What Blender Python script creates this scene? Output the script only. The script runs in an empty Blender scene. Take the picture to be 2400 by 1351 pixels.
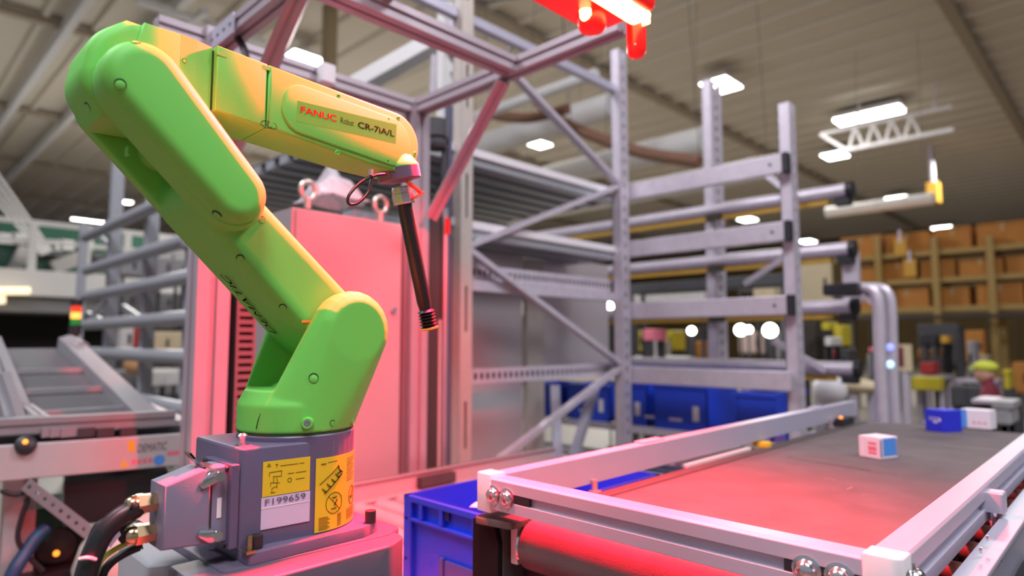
import bpy, bmesh, math, random
from mathutils import Vector, Matrix
random.seed(7)
SC = bpy.context.scene
COL = SC.collection
# ------------------------------------------------------------------ camera (the world's origin is the lens, 1.35 m above the floor)
FPX = 1512.0; AZ = math.radians(44.4); PITCH = math.radians(4.7)
FWD = Vector((-math.sin(AZ)*math.cos(PITCH), math.cos(AZ)*math.cos(PITCH), math.sin(PITCH)))
RGT = Vector((math.cos(AZ), math.sin(AZ), 0)); UPV = RGT.cross(FWD)
FLOOR = -1.35
cd = bpy.data.cameras.new('camera'); cam = bpy.data.objects.new('camera', cd); COL.objects.link(cam)
cam.rotation_euler = (math.pi/2 + PITCH, 0, AZ)
cd.sensor_width = 36; cd.lens = FPX/2400*36; cd.clip_start = .02; cd.clip_end = 300
cd.dof.use_dof = True; cd.dof.focus_distance = 1.0; cd.dof.aperture_fstop = 2.2
SC.camera = cam
# ------------------------------------------------------------------ world, exposure
w = bpy.data.worlds.new('world'); SC.world = w; w.use_nodes = True
bg = w.node_tree.nodes['Background']; bg.inputs[0].default_value = (.86, .87, 1.0, 1); bg.inputs[1].default_value = .33
SC.view_settings.view_transform = 'Standard'; SC.view_settings.look = 'None'
SC.view_settings.exposure = 0.0; SC.view_settings.gamma = 1.0; SC.view_settings.use_curve_mapping = False
def area_light(name, loc, to, size, size_y, power, color):
    l = bpy.data.lights.new(name, 'AREA'); l.shape = 'RECTANGLE'; l.size = size; l.size_y = size_y
    l.energy = power; l.color = color
    o = bpy.data.objects.new(name, l); COL.objects.link(o); o.location = loc
    o.rotation_euler = (Vector(to)-Vector(loc)).to_track_quat('-Z', 'Y').to_euler()
    return o
# lamps of the hall that hang behind and above the photographer, outside the frame
area_light('hall_lamp_light', (1.5, -1.5, 6.3), (-.6, 1.0, -.6), 2.2, 2.2, 460, (.93, .92, 1))
area_light('hall_lamp_light', (-5.0, -2.5, 6.3), (-2.5, 1.5, -.6), 2.2, 2.2, 360, (.93, .92, 1))
area_light('hall_lamp_light', (3.5, 4.5, 6.3), (-1.5, 3.0, -.5), 2.2, 2.2, 360, (.93, .92, 1))
# ------------------------------------------------------------------ helpers
def ray(u, v): return FWD + RGT*((u-1200)/FPX) + UPV*((675.5-v)/FPX)
def W(u, v, X=None, Y=None, Z=None):
    r = ray(u, v); t = X/r.x if X is not None else (Y/r.y if Y is not None else Z/r.z)
    return r*t
def Wp(u, v, p, n):
    r = ray(u, v); return r*(Vector(p).dot(n)/r.dot(n))
MATS = {}
def mat(name, col, rough=.5, metal=0, var=.06, scale=25, bump=0, emit=None, estr=0, spec=.5, coat=0, alpha=1, bscale=None):
    m = bpy.data.materials.new(name); m.use_nodes = True; nt = m.node_tree; b = nt.nodes['Principled BSDF']
    b.inputs['Roughness'].default_value = rough; b.inputs['Metallic'].default_value = metal
    b.inputs['Specular IOR Level'].default_value = spec; b.inputs['Coat Weight'].default_value = coat
    tc = nt.nodes.new('ShaderNodeTexCoord'); nz = nt.nodes.new('ShaderNodeTexNoise')
    nz.inputs['Scale'].default_value = scale; nz.inputs['Detail'].default_value = 4
    nt.links.new(tc.outputs['Object'], nz.inputs['Vector'])
    mx = nt.nodes.new('ShaderNodeMix'); mx.data_type = 'RGBA'
    mx.inputs[6].default_value = tuple(max(0, c*(1-var)) for c in col)+(1,); mx.inputs[7].default_value = tuple(min(1, c*(1+var)) for c in col)+(1,)
    nt.links.new(nz.outputs['Fac'], mx.inputs[0]); nt.links.new(mx.outputs[2], b.inputs['Base Color'])
    if bump:
        n2 = nt.nodes.new('ShaderNodeTexNoise'); n2.inputs['Scale'].default_value = bscale or scale*8; n2.inputs['Detail'].default_value = 3
        nt.links.new(tc.outputs['Object'], n2.inputs['Vector'])
        bp = nt.nodes.new('ShaderNodeBump'); bp.inputs['Strength'].default_value = bump; bp.inputs['Distance'].default_value = .002
        nt.links.new(n2.outputs['Fac'], bp.inputs['Height']); nt.links.new(bp.outputs['Normal'], b.inputs['Normal'])
    if emit: b.inputs['Emission Color'].default_value = tuple(emit)+(1,); b.inputs['Emission Strength'].default_value = estr
    if alpha < 1: b.inputs['Alpha'].default_value = alpha
    MATS[name] = m; return m
def unit(v): v = Vector(v); return v/v.length if v.length > 1e-9 else Vector((0, 0, 1))
def frame(d, up=(0, 0, 1)):
    d = unit(d); up = Vector(up)
    if abs(d.dot(up.normalized())) > .98: up = Vector((1, 0, 0)) if abs(d.x) < .9 else Vector((0, 1, 0))
    s = unit(d.cross(up)); return d, s, unit(s.cross(d))
def rp(pts, n=6):
    """polygon with rounded corners: (x, y, r)"""
    out = []; N = len(pts)
    for i in range(N):
        p = Vector(pts[i][:2]); r = pts[i][2] if len(pts[i]) > 2 else 0
        if r <= 0: out.append(p); continue
        a = Vector(pts[i-1][:2])-p; b = Vector(pts[(i+1) % N][:2])-p
        la, lb = a.length, b.length; a /= la; b /= lb
        th = math.acos(max(-1, min(1, a.dot(b)))); t = min(r/math.tan(th/2), la*.49, lb*.49); rr = t*math.tan(th/2)
        c = p+(a+b).normalized()*(rr/math.sin(th/2)); s = p+a*t-c; e = p+b*t-c
        ang = math.atan2(s.x*e.y-s.y*e.x, s.dot(e))
        for k in range(n+1):
            q = ang*k/n; out.append(c+Vector((s.x*math.cos(q)-s.y*math.sin(q), s.x*math.sin(q)+s.y*math.cos(q))))
    return out
def capsule(p, q, r0, r1, n=14):
    p = Vector(p); q = Vector(q); d = (q-p); L = d.length; a0 = math.atan2(d.y, d.x); s = math.asin((r0-r1)/L); out = []
    for k in range(n+1):
        a = a0-math.pi/2+s+(math.pi-2*s)*k/n; out.append(q+Vector((math.cos(a), math.sin(a)))*r1)
    for k in range(n+1):
        a = a0+math.pi/2-s+(math.pi+2*s)*k/n; out.append(p+Vector((math.cos(a), math.sin(a)))*r0)
    return out
def inset(poly, d):
    N = len(poly); ar = sum(poly[i-1].x*poly[i].y-poly[i].x*poly[i-1].y for i in range(N)); sg = 1 if ar > 0 else -1; out = []
    for i in range(N):
        e0 = (poly[i]-poly[i-1]); e1 = (poly[(i+1) % N]-poly[i])
        e0 = e0.normalized() if e0.length > 1e-9 else e1.normalized(); e1 = e1.normalized() if e1.length > 1e-9 else e0
        n0 = Vector((-e0.y, e0.x))*sg; n1 = Vector((-e1.y, e1.x))*sg; b = n0+n1
        b = b/max(.35, b.dot(n0)) if b.length > 1e-6 else n0
        out.append(poly[i]+b*d)
    return out
class MB:
    def __init__(s): s.v = []; s.f = []
    def add(s, vs, fs):
        o = len(s.v); s.v += [Vector(x) for x in vs]; s.f += [tuple(i+o for i in f) for f in fs]; return s
    def box(s, c, d, R=None):
        c = Vector(c); vs = []
        for i in range(8):
            p = Vector(((i & 1)-.5, ((i >> 1) & 1)-.5, ((i >> 2) & 1)-.5)); p = Vector((p.x*d[0], p.y*d[1], p.z*d[2]))
            vs.append(c+(R@p if R else p))
        return s.add(vs, [(0, 2, 3, 1), (4, 5, 7, 6), (0, 1, 5, 4), (2, 6, 7, 3), (0, 4, 6, 2), (1, 3, 7, 5)])
    def mm(s, a, b): return s.box([(a[i]+b[i])/2 for i in range(3)], [abs(b[i]-a[i]) for i in range(3)])
    def sect(s, p, q, poly, up=(0, 0, 1)):
        """closed 2D section (side, up) swept from p to q"""
        p = Vector(p); q = Vector(q); d, sd, u = frame(q-p, up); n = len(poly)
        vs = [e+sd*a[0]+u*a[1] for e in (p, q) for a in poly]
        return s.add(vs, [tuple(range(n)), tuple(range(2*n-1, n-1, -1))]+[(i, i+n, (i+1) % n+n, (i+1) % n) for i in range(n)])
    def bar(s, p, q, w_, h, up=(0, 0, 1)): return s.sect(p, q, [(-w_/2, -h/2), (w_/2, -h/2), (w_/2, h/2), (-w_/2, h/2)], up)
    def slotbar(s, p, q, w_, h, up=(0, 0, 1), g=.22, dp=.16):
        def side(L, rev):
            return L
        a, b, k = w_/2, h/2, min(w_, h)*dp; gx, gy = min(w_, h)*g/2, min(w_, h)*g/2
        poly = [(-a, -b), (-gx, -b), (-gx, -b+k), (gx, -b+k), (gx, -b), (a, -b), (a, -gy), (a-k, -gy), (a-k, gy), (a, gy), (a, b), (gx, b), (gx, b-k), (-gx, b-k), (-gx, b), (-a, b), (-a, gy), (-a+k, gy), (-a+k, -gy), (-a, -gy)]
        return s.sect(p, q, poly, up)
    def cyl(s, p, q, r, r1=None, n=16):
        p = Vector(p); q = Vector(q); r1 = r if r1 is None else r1; d, sd, u = frame(q-p)
        vs = []
        for e, rr in ((p, r), (q, r1)):
            vs += [e+(sd*math.cos(2*math.pi*k/n)+u*math.sin(2*math.pi*k/n))*rr for k in range(n)]
        return s.add(vs, [tuple(range(n)), tuple(range(2*n-1, n-1, -1))]+[(i, i+n, (i+1) % n+n, (i+1) % n) for i in range(n)])
    def lathe(s, p, ax, prof, n=24):
        """prof: (distance along the axis, radius)"""
        p = Vector(p); d, sd, u = frame(ax); m = len(prof); vs = []
        for t, r in prof: vs += [p+d*t+(sd*math.cos(2*math.pi*k/n)+u*math.sin(2*math.pi*k/n))*max(r, 1e-5) for k in range(n)]
        fs = [(j*n+i, (j+1)*n+i, (j+1)*n+(i+1) % n, j*n+(i+1) % n) for j in range(m-1) for i in range(n)]
        return s.add(vs, fs+[tuple(range(n)), tuple(range(m*n-1, (m-1)*n-1, -1))])
    def tube(s, pts, r, n=10, sub=6):
        P = [Vector(x) for x in pts]; C = []
        if len(P) > 2:
            Q = [P[0]*2-P[1]]+P+[P[-1]*2-P[-2]]
            for i in range(1, len(Q)-2):
                for k in range(sub):
                    t = k/sub; a, b, c, d = Q[i-1:i+3]
                    C.append(.5*((2*b)+(c-a)*t+(2*a-5*b+4*c-d)*t*t+(3*b-a-3*c+d)*t**3))
            C.append(P[-1])
        else: C = P
        vs = []; prev = None
        for i, c in enumerate(C):
            d = unit(C[min(i+1, len(C)-1)]-C[max(i-1, 0)])
            if prev is None: _, sd, u = frame(d)
            else: sd = unit(prev-d*prev.dot(d)); u = d.cross(sd)
            prev = sd; vs += [c+(sd*math.cos(2*math.pi*k/n)+u*math.sin(2*math.pi*k/n))*r for k in range(n)]
        m = len(C)
        return s.add(vs, [(j*n+i, j*n+(i+1) % n, (j+1)*n+(i+1) % n, (j+1)*n+i) for j in range(m-1) for i in range(n)]+[tuple(range(n-1, -1, -1)), tuple(range((m-1)*n, m*n))])
    def prism(s, poly, x0, x1, fr, r0=0, r1=0, seg=4):
        """poly in (a, b), swept along the third axis from x0 to x1 with rounded rims; fr(a, b, x) -> point"""
        poly = [Vector(p) for p in poly]; lv = []
        for k in range(seg+1 if r0 else 1):
            t = math.pi/2*k/seg if r0 else 0; lv.append((x0+r0*(1-math.sin(t)), r0*(1-math.cos(math.pi/2-t))) if r0 else (x0, 0))
        if r0: lv = [(x0+r0*(1-math.cos(math.pi/2*k/seg)), r0*(1-math.sin(math.pi/2*k/seg))) for k in range(seg+1)]
        if r1: lv += [(x1-r1*(1-math.cos(math.pi/2*k/seg)), r1*(1-math.sin(math.pi/2*k/seg))) for k in range(seg, -1, -1)]
        else: lv.append((x1, 0))
        n = len(poly); vs = []
        for x, d in lv: vs += [fr(p.x, p.y, x) for p in (inset(poly, d) if d > 1e-7 else poly)]
        m = len(lv)
        return s.add(vs, [(j*n+i, j*n+(i+1) % n, (j+1)*n+(i+1) % n, (j+1)*n+i) for j in range(m-1) for i in range(n)]+[tuple(range(n-1, -1, -1)), tuple(range((m-1)*n, m*n))])
    def sphere(s, c, r, n=12, m=8, sc=(1, 1, 1)):
        c = Vector(c); vs = []
        for j in range(m+1):
            t = math.pi*j/m
            vs += [c+Vector((math.sin(t)*math.cos(2*math.pi*k/n)*sc[0], math.sin(t)*math.sin(2*math.pi*k/n)*sc[1], math.cos(t)*sc[2]))*r for k in range(n)]
        return s.add(vs, [(j*n+i, (j+1)*n+i, (j+1)*n+(i+1) % n, j*n+(i+1) % n) for j in range(m) for i in range(n)])
    def hex8(s, a, b):
        """two quads a[4], b[4] joined to a solid"""
        return s.add(list(a)+list(b), [(0, 3, 2, 1), (4, 5, 6, 7)]+[(i, (i+1) % 4, (i+1) % 4+4, i+4) for i in range(4)])
    def perf(s, p, q, w_, t, n, hole, hw, up=(0, 0, 1)):
        """flat strip p-q with n real holes of length hole (share of the pitch) and height hw (share of the width)"""
        p = Vector(p); q = Vector(q); d, sd, u = frame(q-p, up); L = (q-p).length; e = w_*(1-hw)/4
        for sg in (-1, 1): s.bar(p+u*sg*(w_/2-e), q+u*sg*(w_/2-e), t, 2*e, u)
        pt = L/n
        for i in range(n+1):
            c = p+d*pt*i; a = max(0, pt*i-pt*(1-hole)/2); b = min(L, pt*i+pt*(1-hole)/2)
            s.bar(p+d*a, p+d*b, t*.98, w_*hw, u)
        return s
WL = {}
def link(name, mb, m, parent=None, smooth=None, bevel=0, bseg=2):
    off = WL.get(parent.name, Vector()) if parent else Vector()
    me = bpy.data.meshes.new(name); me.from_pydata([v-off for v in mb.v], [], mb.f); me.update()
    bm = bmesh.new(); bm.from_mesh(me); bmesh.ops.recalc_face_normals(bm, faces=bm.faces); bm.to_mesh(me); bm.free()
    if m: me.materials.append(m)
    if smooth is not None:
        me.polygons.foreach_set('use_smooth', [True]*len(me.polygons)); me.set_sharp_from_angle(angle=math.radians(smooth))
    o = bpy.data.objects.new(name, me); COL.objects.link(o)
    if parent: o.parent = parent
    WL[o.name] = off.copy()
    if bevel:
        b = o.modifiers.new('bevel', 'BEVEL'); b.width = bevel; b.segments = bseg; b.limit_method = 'ANGLE'; b.angle_limit = math.radians(40)
        if smooth is None: me.polygons.foreach_set('use_smooth', [True]*len(me.polygons)); b.harden_normals = True
    return o
P = link
def tag(o, label, cat, group=None):
    o['label'] = label; o['category'] = cat
    if group: o['group'] = group
    return o
def T(name, label, cat, loc=(0, 0, 0), group=None):
    o = bpy.data.objects.new(name, None); COL.objects.link(o); o.location = loc; o.empty_display_size = .1
    WL[o.name] = Vector(loc); return tag(o, label, cat, group)
def S(name, mb, m, parent=None, **k):
    o = link(name, mb, m, parent, **k)
    if not parent: o['kind'] = 'structure'
    return o
def dup(root, loc, rotz=0, label=None):
    r = root.copy(); COL.objects.link(r); r.location = loc; r.rotation_euler = (0, 0, rotz)
    if label: r['label'] = label
    for ch in root.children:
        c = ch.copy(); COL.objects.link(c); c.parent = r
        for g in ch.children:
            d = g.copy(); COL.objects.link(d); d.parent = c
    return r
def organic(o, voxel, it=8, fac=.5):
    r = o.modifiers.new('remesh', 'REMESH'); r.mode = 'VOXEL'; r.voxel_size = voxel; r.use_smooth_shade = True
    s_ = o.modifiers.new('smooth', 'SMOOTH'); s_.factor = fac; s_.iterations = it
def hull(pts):
    bm = bmesh.new()
    for p in pts: bm.verts.new(p)
    bmesh.ops.convex_hull(bm, input=bm.verts)
    loose = [v for v in bm.verts if not v.link_faces]
    bmesh.ops.delete(bm, geom=loose, context='VERTS')
    bm.verts.index_update(); mb = MB(); mb.add([v.co.copy() for v in bm.verts], [tuple(v.index for v in f.verts) for f in bm.faces]); bm.free()
    return mb
def text(name, body, p0, p1, up, h, m, parent, bold=0, shear=0, ext=.0003):
    """lettering whose baseline runs from p0 to p1, h tall, raised by ext"""
    c = bpy.data.curves.new('t', 'FONT'); c.body = body; c.size = 1; c.offset = bold; c.shear = shear; c.resolution_u = 3
    o = bpy.data.objects.new('t', c); COL.objects.link(o)
    dg = bpy.context.evaluated_depsgraph_get(); me = bpy.data.meshes.new_from_object(o.evaluated_get(dg)); bpy.data.objects.remove(o)
    xs = [v.co.x for v in me.vertices]; ys = [v.co.y for v in me.vertices]; x0, x1 = min(xs), max(xs); y1 = max(ys)
    p0 = Vector(p0); p1 = Vector(p1); d = p1-p0; L = d.length; d /= L; u = Vector(up); u = unit(u-d*u.dot(d)); n = d.cross(u)
    mb = MB(); mb.add([p0+d*((v.co.x-x0)/(x1-x0)*L)+u*(v.co.y/y1*h)+n*ext for v in me.vertices], [tuple(f.vertices) for f in me.polygons])
    bpy.data.meshes.remove(me)
    off = WL.get(parent.name, Vector()); me2 = bpy.data.meshes.new(name); me2.from_pydata([v-off for v in mb.v], [], mb.f); me2.materials.append(m)
    o = bpy.data.objects.new(name, me2); COL.objects.link(o); o.parent = parent; WL[o.name] = off.copy(); return o
def surf(u, v):
    """the first surface met by the line of sight through (u, v): where it is and which way it faces"""
    dg = bpy.context.evaluated_depsgraph_get(); ok, loc, nr, _, _, _ = SC.ray_cast(dg, Vector(), unit(ray(u, v)))
    return loc, nr
# ------------------------------------------------------------------ materials
GREEN = mat('green_rubber', (.16, .60, .09), .55, var=.05, scale=12, bump=.06, bscale=900, spec=.35)
GREY = mat('violet_grey_paint', (.115, .095, .165), .42, var=.05, scale=30, bump=.05)
LGREY = mat('light_grey_cast', (.20, .19, .27), .5, var=.05, scale=40, bump=.05)
DARK = mat('dark_plastic', (.018, .018, .022), .45)
SEAM = mat('seam_shadow_gap', (.02, .07, .015), .8)
BLACK = mat('black_rubber', (.012, .012, .014), .38)
PRINT = mat('black_print', (.004, .004, .004), .95, spec=.05)
REDPR = mat('red_print', (.42, .012, .008), .9, spec=.1)
ALU = mat('anodised_aluminium', (.55, .53, .57), .36, .75, var=.05, scale=14)
ALUP = mat('painted_aluminium', (.47, .46, .56), .38, .2, var=.04, scale=14)
GALV = mat('galvanised_steel', (.62, .57, .64), .4, .4, var=.16, scale=18)
STEEL = mat('polished_steel', (.75, .75, .78), .18, 1, var=.04)
BRASS = mat('brass', (.66, .50, .30), .2, 1, var=.1)
WHITE = mat('white_plastic', (.74, .72, .74), .45, var=.03)
WPAINT = mat('white_paint', (.68, .67, .65), .5, var=.06)
CABP = mat('cabinet_paint', (.36, .34, .35), .5, .0, var=.04, scale=6, bump=.05)
YEL = mat('yellow_label', (.72, .52, .02), .45, var=.03)
LILAC = mat('silver_label', (.62, .56, .74), .4, .1, var=.04)
BELT = mat('belt_rubber', (.112, .095, .098), .75, var=.35, scale=9, bump=.5, bscale=420)
BLUE = mat('blue_polypropylene', (.006, .05, .72), .45, var=.06)
RED = mat('red_lens', (.75, .01, .01), .3, emit=(1, .012, .01), estr=.42)
CORE = mat('lamp_core', (1, .8, .6), .4, emit=(1, .52, .18), estr=9)
LAMP = mat('lamp_diffuser', (1, 1, 1), .4, emit=(1, 1, .94), estr=14)
ZINC = mat('zinc_bar', (.5, .5, .53), .35, .7, var=.1)
FRAME = mat('frame_aluminium', (.44, .39, .43), .38, .35, var=.05, scale=14)
BEIGE = mat('beige_steel', (.52, .47, .42), .5, .2, var=.08)
CHAR = mat('charcoal', (.05, .05, .055), .6, var=.2)
BROWN = mat('dark_brown', (.05, .04, .03), .8, var=.3)
ORY = mat('ochre_beam', (.45, .26, .03), .6, var=.2)
CARD = mat('cardboard', (.42, .17, .03), .8, var=.25, scale=6)
TAN = mat('tan_board', (.60, .50, .32), .7, var=.06)
MAROON = mat('maroon_cloth', (.16, .015, .03), .8)
LIME = mat('lime_cloth', (.55, .60, .06), .8)
SKIN = mat('skin', (.5, .28, .19), .6)
TEAL = mat('dark_green_steel', (.01, .085, .05), .5, var=.3)
# ================================================================== the robot (x across, y along the arm, z up; measured from its base)
RO = Vector((-.965, .5, -.314))
def L(x, y, z): return RO+Vector((x, y, z))
fYZ = lambda a, b, x: L(x, a, b)                        # sections in the arm's plane
J2 = (.05, .33); AA = Vector((-.718, .696)); BB = Vector((.696, .718))
def AB(a, b): return (J2[0]+AA.x*a+BB.x*b, J2[1]+AA.y*a+BB.y*b)
fAB = lambda a, b, x: L(x, *AB(a, b))
dA = Vector((0, AA.x, AA.y)); dB = Vector((0, BB.x, BB.y))
robot = T('industrial_robot', 'bright green six-axis industrial robot arm reaching over the blue tote with a black suction tube', 'robot', RO)
# base
b = MB(); out = [Vector((.0865, 0))]+[Vector((math.cos(t)*.088, math.sin(t)*.088)) for t in [math.pi*k/20 for k in range(1, 20)]]+[Vector((-.0865, 0))]
out += rp([(-.0865, 0), (-.0865, -.122, .008), (.077, -.122, .008), (.0865, 0)], 4)[1:-1]
b.prism(out, .034, .168, lambda a, c, x: L(a, c, x), 0, .004, 3)
base = P('base_housing', b, GREY, robot, smooth=35)
b = MB().lathe(L(0, 0, .03), (0, 0, 1), [(0, .088), (.144, .088), (.1475, .0855), (.149, .0855)], 48)
P('base_drum', b, GREY, robot, smooth=35)
b = MB(); b.prism(rp([(-.102, -.118, .012), (.106, -.118, .006), (.106, .06, .02), (.09, .096, .02), (-.1, .096, .02)], 4), .019, .034, lambda a, c, x: L(a, c, x), 0, .0015, 2)
plate = P('base_plate', b, GREY, robot, smooth=35)
for x, y in ((.091, .079), (-.088, .079), (.088, -.1), (-.088, -.1)):
    P('bolt', MB().cyl(L(x, y, .034), L(x, y, .052), .0085, n=16).cyl(L(x, y, .0521), L(x, y, .0523), .0045, n=6), DARK, plate, smooth=35, bevel=.0008)
P('earth_terminal', MB().box(L(.094, -.112, .044), (.004, .006, .022)).box(L(.098, -.115, .036), (.018, .012, .004)), BRASS, plate)['label'] = 'brass earth terminal'
# labels on the base's flat flank
fx = .0875
def flank(y): return .077+(y+.122)/.122*.0095 if y < 0 else math.sqrt(max(0, .0885**2-y*y))
def quad(y0, y1, z0, z1, pr, t=.0007):
    return MB().hex8([L(flank(y0)+.0002, y0, z0), L(flank(y1)+.0002, y1, z0), L(flank(y1)+.0002, y1, z1), L(flank(y0)+.0002, y0, z1)], [L(flank(y0)+pr, y0, z0), L(flank(y1)+pr, y1, z0), L(flank(y1)+pr, y1, z1), L(flank(y0)+pr, y0, z1)])
P('weight_label', quad(-.090, -.022, .0985, .1462, .0012), YEL, base)['label'] = 'yellow warning label with small diagrams'
P('serial_label', quad(-.091, -.021, .0545, .0975, .0012), LILAC, base)['label'] = 'silver serial number label'
P('label_band', quad(-.091, -.021, .0825, .0835, .0016), WHITE, base)
text('serial_number', 'F199659', L(flank(-.086)+.0014, -.086, .0865), L(flank(-.028)+.0014, -.028, .0875), (0, 0, 1), .0085, GREY, base, ext=.0006)
def drum(phi, z, r=.0886): return L(r*math.cos(phi), r*math.sin(phi), z)
b = MB(); n = 16; f0, f1 = math.radians(-9), math.radians(74)
vs = [drum(f0+(f1-f0)*k/n, z, r) for z in (.036, .142) for r in (.0884, .0893) for k in range(n+1)]
m_ = n+1; fs = []
for k in range(n): fs += [(m_+k, m_+k+1, 3*m_+k+1, 3*m_+k), (k, 2*m_+k, 2*m_+k+1, k+1), (k, k+1, m_+k+1, m_+k), (2*m_+k, 3*m_+k, 3*m_+k+1, 2*m_+k+1)]
fs += [(0, m_, 3*m_, 2*m_), (n, 2*m_+n, 3*m_+n, m_+n)]
warn = P('warning_label', b.add(vs, fs), YEL, base, smooth=30); warn['label'] = 'tall yellow warning label wrapped round the drum'
# pictograms and small print of the labels, built as thin raised ink
def ink_flat(segs, th):
    mb = MB()
    for (y0, z0, y1, z1) in segs: mb.bar(L(flank(y0)+.0014, y0, z0), L(flank(y1)+.0014, y1, z1), .0003, th, (1, 0, 0))
    return mb
sg = [(-.0885+.004, .1395, -.0885+.009, .1395), (-.0845, .1395, -.082, .1435), (-.082, .1435, -.0795, .1395), (-.071, .141, -.071, .1365), (-.073, .141, -.069, .141), (-.066, .1385, -.040, .1385), (-.038, .1385, -.031, .1385), (-.055, .1262, -.046, .1262), (-.043, .1262, -.028, .1262), (-.043, .117, -.030, .117), (-.081, .131, -.063, .1315), (-.081, .131, -.081, .125), (-.076, .125, -.064, .124), (-.064, .124, -.064, .1315), (-.075, .124, -.075, .117), (-.071, .123, -.069, .116), (-.079, .117, -.066, .115), (-.079, .112, -.079, .117), (-.070, .108, -.070, .115), (-.077, .109, -.070, .111), (-.079, .103, -.072, .103), (-.077, .103, -.077, .109)]
for k in range(8): sg.append((-.052+.003*math.cos(k*.785), .117+.003*math.sin(k*.785), -.052+.003*math.cos(k*.785+.785), .117+.003*math.sin(k*.785+.785)))
o = P('printed_diagram', ink_flat(sg, .0007), PRINT, base); o['kind'] = 'stuff'
mb = MB(); DR = math.degrees(1/.0886)
def ink(y0, z0, y1, z1, th=.0007):
    for k in range(3):
        t0, t1 = k/3, (k+1)/3
        mb.bar(drum((y0+(y1-y0)*t0)/.0886, z0+(z1-z0)*t0, .0894), drum((y0+(y1-y0)*t1)/.0886, z0+(z1-z0)*t1, .0894), .0003, th, (1, 0, 0))
ink(-.006, .1335, .002, .1335, .002); ink(.005, .1345, .022, .135)
for k in range(5): ink(-.004+.0075*k, .098+.006*k, .004+.0075*k, .092+.006*k, .0032)
ink(-.008, .104, .024, .126, .002); ink(0, .090, .032, .114, .003); ink(.026, .122, .024, .128, .003); ink(.022, .116, .03, .118, .004)
for k in range(12):
    a0, a1 = k*math.pi/6, (k+1)*math.pi/6; cx, cz = .018, .074
    ink(cx+.0155*math.cos(a0), cz+.0155*math.sin(a0), cx+.0155*math.cos(a1), cz+.0155*math.sin(a1), .0012)
    cx2, cz2 = .064, .076
    ink(cx2+.011*math.cos(a0), cz2+.014*math.sin(a0), cx2+.011*math.cos(a1), cz2+.014*math.sin(a1), .0012)
ink(.007, .085, .029, .063, .0012); ink(.014, .082, .022, .082, .003); ink(.017, .07, .023, .078, .003); ink(.012, .066, .022, .066, .002); ink(.06, .07, .068, .084, .0015); ink(.056, .075, .07, .073, .0015)
for k in range(10): ink(-.008, .056-.0019*k, .006+.002*(k % 3), .056-.0019*k, .0006)
for k in range(9): ink(.024, .056-.0021*k, .033-.001*(k % 2), .057-.0021*k, .0006)
for k in range(12): ink(.045, .134-.003*k, .074-.003*(k % 4), .134-.003*k, .0006)
for k in range(8): ink(.046, .058-.0021*k, .08-.004*(k % 3), .058-.0021*k, .0006)
P('printed_pictograms', mb, PRINT, base)['kind'] = 'stuff'
P('eye_bolt', MB().lathe(L(.052, -.108, .166), (0, 0, 1), [(0, .009), (.004, .009), (.004, .005), (.012, .005), (.016, .007), (.019, .004)], 14), STEEL, base, smooth=40)
# plug: housing with levers and glands
cn = MB().box(L(.032, -.127, .092), (.094, .012, .112))
for x, z in ((-.012, .155), (.07, .155), (-.012, .042), (.07, .042)): pass
conn = P('socket_flange', cn, GREY, robot, bevel=.002)
for x, z in ((-.008, .142), (.022, .142), (.067, .142), (-.01, .042), (.067, .042)):
    P('screw', MB().cyl(L(x, -.1331, z), L(x, -.137, z), .0042, n=12), DARK, conn)
P('socket', MB().box(L(.0435, -.143, .096), (.05, .022, .1)), LGREY, robot, bevel=.002)
P('small_label', MB().box(L(.069, -.1435, .092), (.0008, .006, .026)), WHITE, robot)['label'] = 'small white label'
plug = P('plug_housing', MB().prism([Vector(p) for p in ((-.2135, .052), (-.156, .048), (-.156, .142), (-.166, .146), (-.2135, .132))], .018, .072, fYZ, .003, .003, 3), LGREY, robot, smooth=30)
P('plug_gap', MB().box(L(.044, -.155, .094), (.05, .003, .075)), DARK, robot)
for z in (.135, .058):
    lv = MB().prism(capsule((-.1535, z), (-.166, z-.008 if z > .1 else z+.006), .0085, .0055, 8), .0725, .0755, fYZ, 0, .001, 2).cyl(L(.074, -.1475, z), L(.080, -.1475, z), .0062, n=14)
    lv.bar(L(.05, -.157, z+.012), L(.074, -.157, z+.008), .006, .003)
    P('locking_lever', lv, STEEL, robot, smooth=35)['label'] = 'shiny steel locking lever'
P('lever_hook', MB().bar(L(.045, -.163, .148), L(.045, -.178, .166), .02, .0025).bar(L(.045, -.178, .166), L(.045, -.172, .158), .02, .0025).bar(L(.045, -.15, .147), L(.045, -.163, .148), .026, .003), STEEL, robot)
for z in (.108, .071):
    g = MB().cyl(L(.043, -.2135, z), L(.043, -.228, z), .0125, n=6).cyl(L(.043, -.228, z), L(.043, -.236, z), .0138, n=6).lathe(L(.043, -.236, z), (0, -1, 0), [(0, .0115), (.004, .0122), (.010, .010), (.012, .008)], 18)
    P('cable_gland', g, BRASS, robot, smooth=30)['label'] = 'shiny brass cable gland'
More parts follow.
